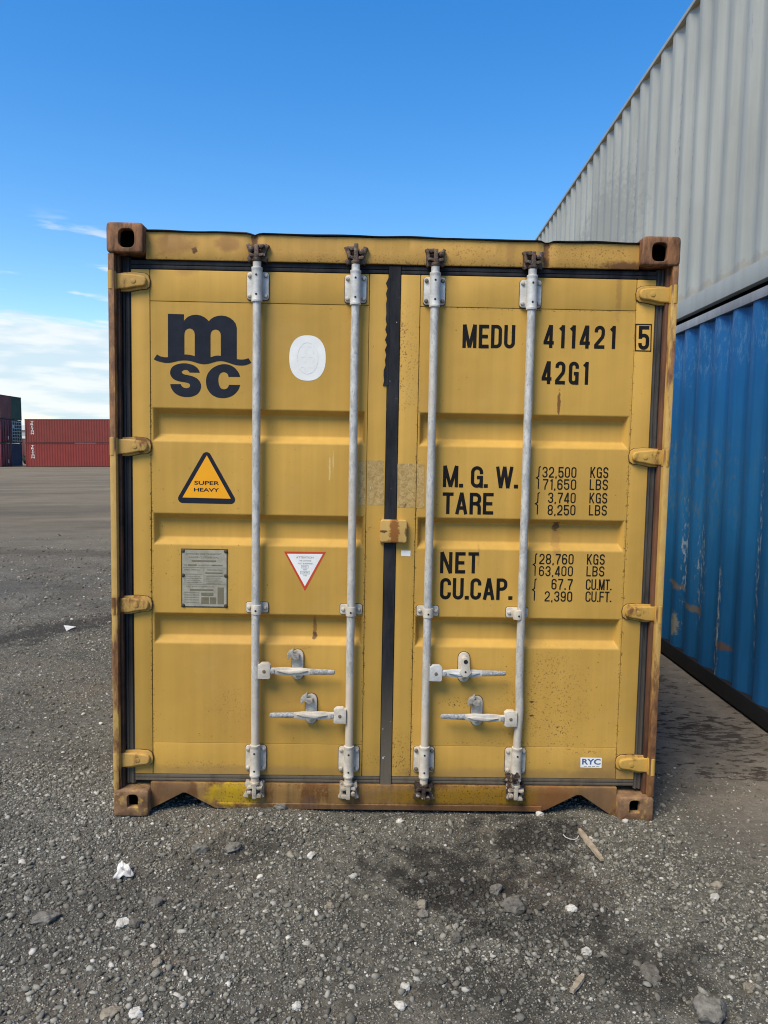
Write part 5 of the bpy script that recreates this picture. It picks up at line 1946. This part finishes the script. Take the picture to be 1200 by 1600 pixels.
make_container('light grey corrugated container stacked on top of the blue one', (sx, Y0, 2.757), ROT, 12.192, 2.480,
               M['grey_paint'], M['grey_rail'], M['grey_rail'], None, brail=0.140, trail=0.040, off=PH + 0.02)
# twistlock cones keep the two apart
for q in ((0.081, 0.089), (0.081, 12.10), (2.357, 0.089), (2.357, 12.10)):
    v = Matrix.Rotation(ROT, 4, 'Z') @ Vector((q[0], q[1], 0))
    o = MB().lathe([(0.045, 0), (0.05, 0.006), (0.05, 0.026), (0.045, 0.032)], 12).build('stacking_cone', M['dark_rust'], None, loc=(sx + v.x, Y0 + v.y, 2.7245))
    tag(o, 'rusty stacking cone pinched between the blue and grey containers', 'stacking cone', 'stacking cones between the containers')


# ---- across the yard: two long red containers
def at_depth(px, py, Y):
    d = ray(px, py)
    p = CAM_LOC + d * ((Y - CAM_LOC.y) / d.y)
    return p


M['far_red'] = mat_paint('brick red container paint', (0.180, 0.038, 0.030), 0.94, 1.06, 0, None, 0.06, (0.21, 0.055, 0.045))
M['far_red_b'] = mat_paint('brick red container paint lower', (0.205, 0.035, 0.028), 0.94, 1.06, 0, None, 0.06, (0.22, 0.05, 0.042))
M['far_red_rail'] = mat_paint('dark red rail', (0.10, 0.028, 0.025), 0.9, 1.1)
M['white_letters'] = mat_plain('white lettering', (0.62, 0.60, 0.57), (0.72, 0.70, 0.68), 10, 0.5, 0, 0)
FY = 78.74
pl = at_depth(40.3, 729, FY)
ROLL = math.atan(0.0172)


def far_container(label, x_left, y_front, z, H, paint, rails, group, end='wall', off=0.05, L=12.192, plain=False):
    """long wall towards us; local y runs back to the left, so the origin is the right-hand end"""
    r = make_container(label, (0, 0, 0), 0, L, H, paint, rails, rails, group, brail=0.10, trail=0.06, off=off, end=end, castings=not plain)
    c = Vector((x_left, y_front, z))
    r.location = c + Matrix.Rotation(-ROLL, 3, 'Y') @ Vector((L, 0, 0))
    r.rotation_euler = (Matrix.Rotation(-ROLL, 3, 'Y') @ Matrix.Rotation(rad(90), 3, 'Z')).to_euler()
    return r


for k, lab in ((0, 'long brick red container standing on the far yard under another red one'), (1, 'long brick red container with white upright letters, on top of a red one')):
    H = 2.565
    lift = k * (H + 0.025)
    r = far_container(lab, pl.x, FY, gh(pl.x, FY) + 0.01 + lift, H, M['far_red'] if k else M['far_red_b'], M['far_red_rail'], 'red containers across the yard')
    mb = MB()
    for q, ch in enumerate('TRITON'):
        zt = H - 0.22 - q * 0.245
        u0 = 0.60 + 0.03 * k if ch != 'I' else 0.72
        u1 = 0.94 + 0.03 * k if ch != 'I' else 0.82
        if k == 0:
            u0 += 0.05
            u1 += 0.05
        font_text(mb, ch, u0, u1, zt - 0.205, 0.205, 0.0, 0.02)
    for v in mb.bm.verts:
        v.co = (0.006, 12.192 - v.co.x, v.co.z)
    mb.build('lettering', M['white_letters'], r, smooth=False)

# ---- the tall stack at the far left: two rows, three high, ends towards the lane
M['mar_top'] = mat_paint('faded maroon paint', (0.150, 0.058, 0.056), 0.9, 1.1, 0.0)
M['mar_mid'] = mat_paint('plum maroon paint', (0.135, 0.027, 0.046), 0.9, 1.1, 0.0)
M['mar_low'] = mat_paint('wine maroon paint', (0.150, 0.030, 0.044), 0.9, 1.1, 0.0)
M['far_green'] = mat_paint('dark green paint', (0.022, 0.066, 0.048), 0.9, 1.1, 0.0)
M['far_teal'] = mat_paint('dark teal paint', (0.030, 0.068, 0.066), 0.85, 1.15, 0.0)
M['far_navy'] = mat_paint('navy paint', (0.012, 0.030, 0.082), 0.9, 1.1, 0.0)
M['far_bar'] = mat_plain('pale bars', (0.26, 0.34, 0.34), (0.34, 0.42, 0.42), 6, 0.5, 0, 0)
M['far_dark'] = mat_paint('dark rail paint', (0.030, 0.022, 0.024), 0.9, 1.1, 0.0)
XA = at_depth(2.5, 729, 78.4).x
for row, (yy, items) in enumerate(((78.4, (('mar_low', 'doors', 'wine maroon container at the bottom of the tall far stack, door end showing'), ('mar_mid', 'doors', 'plum maroon container in the middle of the tall far stack, door end showing'), ('mar_top', 'wall', 'faded maroon container topmost in the nearer row of the tall far stack'))),
                                   (80.86, (('far_navy', 'wall', 'navy container at the bottom of the tall far stack'), ('far_teal', 'doors', 'dark teal container with a grid of pale bars, between a green and a navy one'), ('far_green', 'wall', 'dark green container on top of the tall far stack'))))):
    for k, (mk, end, lab) in enumerate(items):
        L = 12.192
        r = far_container(lab, XA - L, yy, gh(XA - 12.19, yy) + 0.0 + k * 2.60, 2.58, M[mk], M['far_dark'], 'containers in the tall far stack', end)
        if mk == 'far_teal':
            g = MB()
            for u in np.linspace(0.18, 2.26, 5):
                g.box(u - 0.03, u + 0.03, -0.03, 0.0, 0.12, 2.46)
            for z in np.linspace(0.25, 2.35, 7):
                g.box(0.12, 2.32, -0.025, 0.005, z - 0.03, z + 0.03)
            g.box(0.15, 0.55, -0.035, -0.03, 1.62, 1.98)
            g.build('bar_grid', M['far_bar'], r)
        elif end == 'doors':
            g = MB().box(1.62, 1.78, 0.02, 0.034, 0.40, 0.78)
            g.build('marking', M['white_letters'], r)

# ---- seen through the gap: a container on a trailer and a pale shed beyond
M['shed_white'] = mat_plain('pale shed cladding', (0.62, 0.62, 0.60), (0.72, 0.72, 0.70), 3, 0.6, 0, 0)
M['shed_grey'] = mat_plain('grey shed cladding', (0.34, 0.34, 0.31), (0.40, 0.40, 0.37), 3, 0.6, 0, 0)
M['black_rubber'] = mat_plain('black rubber', (0.012, 0.012, 0.013), (0.03, 0.03, 0.03), 6, 0.8, 0, 0)
TY = 97.0
tp = at_depth(31, 727, TY)
zt0 = gh(tp.x, TY)
tr = empty('container_trailer', (tp.x, TY, zt0))
tag(tr, 'dark low trailer under a maroon container, seen through the gap between stacks', 'trailer')
ch = MB().box(0.2, 2.2, 0, 12.2, 0.75, 0.95, 0.03)
ch.box(0.6, 0.8, 0, 12.2, 0.55, 0.75)
ch.box(1.6, 1.8, 0, 12.2, 0.55, 0.75)
ch.box(0.25, 2.2, -0.05, 0.0, 0.45, 0.78, 0.02)
ch.build('chassis', M['black_rubber'], tr)
w0 = None
for y in (0.9, 2.2, 9.0):
    for x in (0.22, 1.92):
        if w0 is None:
            w0 = MB().lathe([(0.30, 0), (0.48, 0.02), (0.50, 0.06), (0.50, 0.22), (0.48, 0.27), (0.30, 0.28)], 20, Matrix.Rotation(rad(90), 4, 'Y')).build('wheel', M['black_rubber'], tr, loc=(x, y, 0.5))
        else:
            dup(w0, (x, y, 0.5), tr)
make_container('maroon container riding on a dark trailer, seen through the gap between stacks', (tp.x, TY, zt0 + 0.955), 0, 12.192, 2.45, M['mar_top'], M['far_dark'], M['far_dark'], None, end='doors', castings=False)

SY = 150.0
sa, sb = at_depth(-40, 700, SY), at_depth(150, 700, SY)
zs = gh(sa.x, SY)
top = at_depth(36, 667.5, SY).z
b1, b2, b3 = at_depth(36, 672, SY).z, at_depth(36, 681, SY).z, at_depth(36, 690, SY).z
sh = empty('storage_shed', ((sa.x + sb.x) / 2, SY, zs))
tag(sh, 'pale storage shed with a grey band, far behind the gap between stacks', 'shed')
hw = (sb.x - sa.x) / 2
MB().box(-hw, hw, 0, 20, 0, b2 - zs).build('wall', M['shed_white'], sh)
MB().box(-hw, hw, -0.03, 20, b2 - zs + 0.002, b1 - zs).build('cladding_band', M['shed_grey'], sh)
MB().prism([(-hw - 0.3, b1 - zs + 0.003), (hw + 0.3, b1 - zs + 0.003), (hw + 0.3, top - zs), (0, top - zs + 0.5), (-hw - 0.3, top - zs)], -0.3, 20.3).build('roof', M['shed_white'], sh)

# ================================================================== loose things on the ground
def hash3(co, f, seed):
    return vnoise(co[:, 0] * f + 3.1 * seed, co[:, 1] * f + co[:, 2] * f * 0.77 + 1.7 * seed, seed)


def ico(sub):
    b = bmesh.new()
    bmesh.ops.create_icosphere(b, subdivisions=sub, radius=1.0)
    co = np.array([v.co[:] for v in b.verts])
    fa = np.array([[v.index for v in f.verts] for f in b.faces])
    b.free()
    return co, fa


def mat_stone(name, a, b, scale=40):
    return mat_plain(name, a, b, scale, 0.9, 0, 1.0, 130, perobj=True, extra=[((min(b[0] * 1.5, .7), min(b[1] * 1.5, .68), min(b[2] * 1.5, .65)), scale * 2.3, 0.62, 0.72, 0.6)], spec=0.2)


M['st_grey'] = mat_stone('grey stone', (0.095, 0.088, 0.075), (0.20, 0.187, 0.162))
M['st_dark'] = mat_stone('dark stone', (0.070, 0.064, 0.055), (0.15, 0.138, 0.118))
M['st_tan'] = mat_stone('tan stone', (0.17, 0.145, 0.108), (0.29, 0.255, 0.20))
M['st_white'] = mat_stone('white stone', (0.32, 0.30, 0.26), (0.56, 0.54, 0.49), 25)


def rock(px, py, wpx, hpx, mat, label, seed, rot=0.0, squash=0.62):
    """a single stone: px, py is the middle of its outline in the picture"""
    r = np.random.default_rng(seed)
    co, fa = ico(4)
    gx, gy = G(px, py + hpx * 0.25)
    dist = math.sqrt((gx - CAM_LOC.x) ** 2 + (gy - CAM_LOC.y) ** 2 + CAM_LOC.z ** 2)
    w = wpx / CAM_F * dist / 2
    h = hpx / CAM_F * dist / 2
    # facets: cut by random planes, then roughen
    d = np.ones(len(co))
    for _ in range(16):
        n = r.normal(size=3)
        n /= np.linalg.norm(n)
        k = co @ n
        lim = 0.62 + 0.3 * r.random()
        d = np.minimum(d, np.where(k > 1e-3, lim / np.maximum(k, 1e-3), 9))
    d = np.minimum(d, 1.0)
    d = d * (0.88 + 0.24 * hash3(co + 5, 3.4, seed)) * (0.94 + 0.12 * hash3(co + 5, 9.0, seed + 3)) * (0.97 + 0.06 * hash3(co + 5, 21.0, seed + 5))
    v = co * d[:, None]
    a, b = w * 1.08, max(h * 1.0, w * 0.55)
    v = v * np.array([a, b, min(h, w) * squash * 1.5])
    c, s = math.cos(rot), math.sin(rot)
    v = np.stack([v[:, 0] * c - v[:, 1] * s, v[:, 0] * s + v[:, 1] * c, v[:, 2]], 1)
    me = bpy.data.meshes.new('rock')
    me.from_pydata(v.tolist(), [], fa.tolist())
    me.shade_smooth()
    me.set_sharp_from_angle(angle=rad(38))
    me.materials.append(mat)
    o = bpy.data.objects.new('rock', me)
    o.location = (gx, gy, gh(gx, gy) + min(h, w) * squash * 0.55)
    COL.objects.link(o)
    tag(o, label, 'stone', 'loose stones on the gravel')
    return o


ROCKS = [
    (72, 1432, 42, 24, 'st_grey', 'elongated grey stone lying alone at the left edge of the gravel', 0.5),
    (437, 1268, 19, 13, 'st_grey', 'grey stone touching the sill below the left locking bar', 0.0),
    (803, 1410, 35, 28, 'st_dark', 'round dark grey stone beside the black oil patch', 0.0),
    (775, 1387, 20, 19, 'st_grey', 'roundish grey stone beside a small pale one, near the oil patch', 0.2),
    (1110, 1572, 44, 42, 'st_grey', 'biggest grey stone, at the lower right of the gravel', -0.5),
    (1017, 1508, 22, 38, 'st_dark', 'upright oblong dark stone left of the biggest grey stone', 0.2),
    (917, 1478, 17, 14, 'st_white', 'bright white stone between the two wood splinters', 0.0),
    (634, 1537, 14, 17, 'st_white', 'bright white stone low in the middle of the gravel', 0.1),
    (627, 1567, 19, 14, 'st_white', 'oblong white stone just below another white one', -0.3),
    (893, 1413, 17, 13, 'st_white', 'white stone between the splinter and the dark round stone', 0.0),
    (1117, 1398, 13, 11, 'st_white', 'lone white stone on the right side of the gravel', 0.0),
    (660, 1409, 16, 17, 'st_tan', 'tan stone sitting above a grey stone', 0.2),
    (661, 1425, 16, 14, 'st_grey', 'grey stone just below a tan stone', 0.0),
    (190, 1441, 17, 21, 'st_white', 'oval whitish stone below the crumpled white scrap', 0.9),
    (209, 1443, 18, 19, 'st_dark', 'dark stone right beside the oval whitish one', 0.0),
    (245, 1409, 19, 16, 'st_grey', 'flat grey stone right of the oval whitish one', 0.1),
    (173, 1581, 26, 17, 'st_tan', 'tan flat stone at the bottom left of the gravel', 0.4),
    (214, 1583, 19, 16, 'st_white', 'pale stone next to the tan flat stone', 0.2),
    (712, 1460, 20, 18, 'st_dark', 'lumpy dark stone in the middle below the oil patch', 0.0),
    (310, 1322, 26, 18, 'st_grey', 'grey stone half bedded below the left notch of the sill', 0.0),
    (364, 1322, 24, 18, 'st_grey', 'grey clod right of the half bedded stone', 0.3),
    (1170, 1537, 15, 16, 'st_tan', 'tan stone near the right edge above the biggest stone', 0.0),
    (842, 1274, 13, 9, 'st_white', 'white stone by the sill near the right notch', 0.0),
    (1121, 1381, 20, 13, 'st_tan', 'flat tan stone above the lone white one', 0.1),
    (246, 1504, 15, 14, 'st_tan', 'angular pale tan stone in the lower left gravel', 0.4),
    (516, 1412, 14, 10, 'st_tan', 'small tan stone in the middle left gravel', 0.0),
    (625, 1284, 13, 9, 'st_white', 'small white stone close to the sill right of centre', 0.2),
    (486, 1334, 12, 12, 'st_white', 'small white stone left of centre', 0.4),
    (1093, 1431, 20, 13, 'st_dark', 'flat dark stone below the lone white one', -0.2),
    (465, 1566, 14, 12, 'st_white', 'small white stone near the bottom, left of centre', 0.4),
]
for i, (px, py, w, h, mk, lab, rot) in enumerate(ROCKS):
    rock(px, py, w, h, M[mk], lab, 100 + i, rot)

# crumpled scrap of white foil
def crumple(px, py, wpx, hpx, label, seed, lift):
    r = np.random.default_rng(seed)
    gx, gy = G(px, py + hpx * 0.3)
    dist = math.sqrt((gx - CAM_LOC.x) ** 2 + (gy - CAM_LOC.y) ** 2 + CAM_LOC.z ** 2)
    w, h = wpx / CAM_F * dist, hpx / CAM_F * dist
    n = 15
    vs, fs = [], []
    for j in range(n):
        for i in range(n):
            u, v = i / (n - 1) - 0.5, j / (n - 1)
            ww = (1.0 - 0.75 * v ** 1.4) * (0.85 + 0.25 * r.random() * (i in (0, n - 1)))
            vs.append((u * w * ww + 0.12 * w * math.sin(v * 7), (v - 0.4) * h * 0.9 + r.normal() * 0.001, lift * h * (0.30 + 0.55 * math.sin(v * 3.1) * math.cos(u * 2.4) + 0.13 * math.sin(v * 13 + u * 4) + 0.10 * math.sin(u * 12 - v * 6)) + r.normal() * 0.0012))
    for j in range(n - 1):
        for i in range(n - 1):
            fs.append((j * n + i, j * n + i + 1, (j + 1) * n + i + 1, (j + 1) * n + i))
    mb = MB().add(vs, fs)
    o = mb.build('paper_scrap', M['scrap'], None, smooth=True, angle=25, loc=(gx, gy, gh(gx, gy) + 0.002))
    so_ = o.modifiers.new('thickness', 'SOLIDIFY')
    so_.thickness = 0.001
    tag(o, label, 'scrap')
    return o


M['scrap'] = mat_plain('white scrap', (0.42, 0.41, 0.38), (0.66, 0.65, 0.62), 30, 0.6, 0, 0.2, extra=[((0.22, 0.19, 0.16), 55, 0.62, 0.72, 0.8)])
crumple(193, 1357, 27, 34, 'crumpled white scrap lying on the gravel before the left corner', 5, 0.5)
g3 = [G(*q) for q in ((99.5, 978.5), (119, 981.5), (111, 984.5), (104, 987.5))]
zz = [gh(*q) for q in g3]
fs_ = MB().add([(g3[0][0], g3[0][1], zz[0] + 0.014), (g3[1][0], g3[1][1], zz[1] + 0.012), (g3[2][0], g3[2][1], zz[2] + 0.010), (g3[3][0], g3[3][1], zz[3] + 0.004)], [(0, 1, 2), (0, 2, 3)])
fs_ = fs_.build('paper_scrap', M['scrap'], None, smooth=False)
fs_.modifiers.new('thickness', 'SOLIDIFY').thickness = 0.002
tag(fs_, 'flat pointed white scrap on the dark gravel band at the left', 'scrap')


def splinter(p0, p1, w, label, seed):
    (x0, y0), (x1, y1) = G(*p0), G(*p1)
    r = random.Random(seed)
    z0, z1 = gh(x0, y0) + 0.006, gh(x1, y1) + 0.008
    d = Vector((x1 - x0, y1 - y0, z1 - z0))
    sdx = Vector((-d.y, d.x, 0)).normalized()
    mb = MB()
    vs, fs = [], []
    n = 14
    for i in range(n):
        t = i / (n - 1)
        c = Vector((x0, y0, z0)) + d * t
        ww = w * (0.75 + 0.25 * math.sin(3.1 * t + 0.4)) * (0.9 + 0.2 * r.random()) * (0.55 if i in (0,) else 1)
        hh = w * 0.42 * (0.85 + 0.3 * r.random())
        for sx_, sz in ((-1, 0), (1, 0), (0.8, 1), (-0.75, 1)):
            vs.append(tuple(c - Vector((x0, y0, z0)) + sdx * ww * 0.5 * sx_ + Vector((0, 0, hh * sz))))
    for i in range(n - 1):
        for k in range(4):
            m = (k + 1) % 4
            fs.append((i * 4 + k, i * 4 + m, (i + 1) * 4 + m, (i + 1) * 4 + k))
    fs.append((3, 2, 1, 0))
    fs.append(tuple((n - 1) * 4 + k for k in range(4)))
    mb.add(vs, fs)
    bmesh.ops.recalc_face_normals(mb.bm, faces=mb.bm.faces[:])
    o = mb.build('wood_splinter', M['wood'], None, angle=30, loc=(x0, y0, z0))
    tag(o, label, 'wood splinter')
    return o


M['wood'] = mat_plain('weathered wood', (0.22, 0.175, 0.12), (0.36, 0.30, 0.225), 22, 0.85, 0, 0.5, 120, extra=[((0.16, 0.11, 0.07), 60, 0.55, 0.7, 0.5)])
splinter((905, 1302), (941, 1349), 0.026, 'long weathered wood splinter lying by the right notch', 1)
splinter((911, 1522), (893, 1550), 0.022, 'short tan wood splinter low on the right gravel', 2)

# thin bent wire by the splinter
wp = [(880, 1308), (884, 1312), (890, 1315), (897, 1315), (902, 1312), (904, 1308)]
path = []
for k, q in enumerate(wp):
    gx, gy = G(*q)
    path.append((gx, gy, gh(gx, gy) + 0.006 + 0.004 * math.sin(k)))
o = MB().tube(path, 0.0022, 8).build('bent_wire', M['bracket_grey'], None)
tag(o, 'thin bent wire next to the long wood splinter', 'wire')


# ---- gravel: nobody could count it, one object
def mat_gravel():
    t = NT('loose gravel')
    g = t.n.new('ShaderNodeNewGeometry')
    cr = t.n.new('ShaderNodeValToRGB')
    e = cr.color_ramp.elements
    e[0].position, e[0].color = 0.0, (0.075, 0.071, 0.060, 1)
    e[1].position, e[1].color = 1.0, (0.54, 0.515, 0.46, 1)
    for p, c in ((0.30, (0.118, 0.113, 0.094, 1)), (0.60, (0.180, 0.173, 0.146, 1)), (0.78, (0.218, 0.202, 0.163, 1)), (0.90, (0.310, 0.297, 0.256, 1)), (0.965, (0.33, 0.318, 0.275, 1)), (0.982, (0.43, 0.41, 0.365, 1))):
        q = e.new(p)
        q.color = c
    t.l.new(g.outputs['Random Per Island'], cr.inputs[0])
    n = t.noise(180, 3, 0.6)
    c = t.scale(cr.outputs[0], t.ramp(n, 0.3, 0.7, 0.82, 1.15))
    c = oil_patches(t, c, 0.72)
    return t.done(c, 0.92, 0, 0.2)


def build_gravel():
    co, fa = ico(1)
    nv, nf = len(co), len(fa)
    P_, S_ = [], []

    def zone(x0, x1, y0, y1, n, rmin, rmax, alpha, dens=None):
        x = rng.uniform(x0, x1, n)
        y = rng.uniform(y0, y1, n)
        u = rng.random(n)
        r = rmin * (1 - u * (1 - (rmin / rmax) ** alpha)) ** (-1 / alpha)
        clump = 0.30 + 1.1 * vnoise(x * 2.3 + 40, y * 2.3 + 11, 31)
        keep = rng.random(n) < clump
        lane = sstep(0.9, 1.5, x) * sstep(-0.9, 0.0, y)
        keep &= rng.random(n) > lane * 0.88
        keep &= rng.random(n) > sstep(4.5, 11.5, y)
        # nothing inside the corner castings or through the sill
        keep &= ~((y > -0.01) & (y < 0.11) & (np.abs(x) < 1.24) & (r > 0.006))
        P_.append(np.stack([x, y], 1)[keep])
        S_.append(r[keep])
    zone(-2.1, 1.9, -1.75, 0.55, 165000, 0.0024, 0.0155, 2.4)
    zone(-1.9, 1.7, -1.75, 0.05, 800, 0.009, 0.019, 2.4)
    zone(-4.6, -1.15, 0.0, 4.2, 52000, 0.0032, 0.016, 2.6)
    zone(-9.0, -1.2, 3.6, 11.5, 22000, 0.006, 0.024, 2.5)
    zone(1.15, 2.3, -0.3, 2.6, 2600, 0.003, 0.012, 2.5)
    zone(1.1, 2.6, -1.7, -0.3, 6000, 0.0030, 0.014, 2.4)
    p = np.concatenate(P_)
    r = np.concatenate(S_)
    n = len(p)
    z = ground_h(p[:, 0], p[:, 1])
    # shapes: a few faceted templates
    tem = []
    for k in range(14):
        q = np.random.default_rng(900 + k)
        d = np.ones(nv)
        for _ in range(9):
            m = q.normal(size=3)
            m /= np.linalg.norm(m)
            kk = co @ m
            d = np.minimum(d, np.where(kk > 1e-3, (0.42 + 0.42 * q.random()) / np.maximum(kk, 1e-3), 9))
        tem.append(co * np.minimum(d, 1.15)[:, None] * 1.12 * (0.9 + 0.2 * q.random((nv, 1))))
    tem = np.array(tem)
    base = tem[rng.integers(0, 14, n)]
    sc3 = np.stack([1 + 0.45 * rng.random(n), 0.75 + 0.4 * rng.random(n), 0.5 + 0.35 * rng.random(n)], 1)
    base = base * sc3[:, None, :] * r[:, None, None]
    a = rng.uniform(0, 2 * math.pi, n)
    c, s = np.cos(a)[:, None], np.sin(a)[:, None]
    tl = rng.normal(0, 0.25, n)[:, None]
    X = base[..., 0] * c - base[..., 1] * s
    Y = base[..., 0] * s + base[..., 1] * c
    Zz = base[..., 2] + base[..., 0] * tl
    V = np.stack([X + p[:, 0:1], Y + p[:, 1:2], Zz + (z + r * 0.22)[:, None]], -1).reshape(-1, 3).astype(np.float32)
    F = (fa[None] + (np.arange(n) * nv)[:, None, None]).reshape(-1, 3).astype(np.int32)
    me = bpy.data.meshes.new('gravel')
    me.vertices.add(len(V))
    me.vertices.foreach_set('co', V.ravel())
    me.loops.add(F.size)
    me.loops.foreach_set('vertex_index', F.ravel())
    me.polygons.add(len(F))
    me.polygons.foreach_set('loop_start', np.arange(0, F.size, 3, dtype=np.int32))
    me.update()
    me.materials.append(mat_gravel())
    o = bpy.data.objects.new('gravel', me)
    COL.objects.link(o)
    tag(o, 'loose grey gravel with scattered white chips', None, None, 'stuff')


build_gravel()
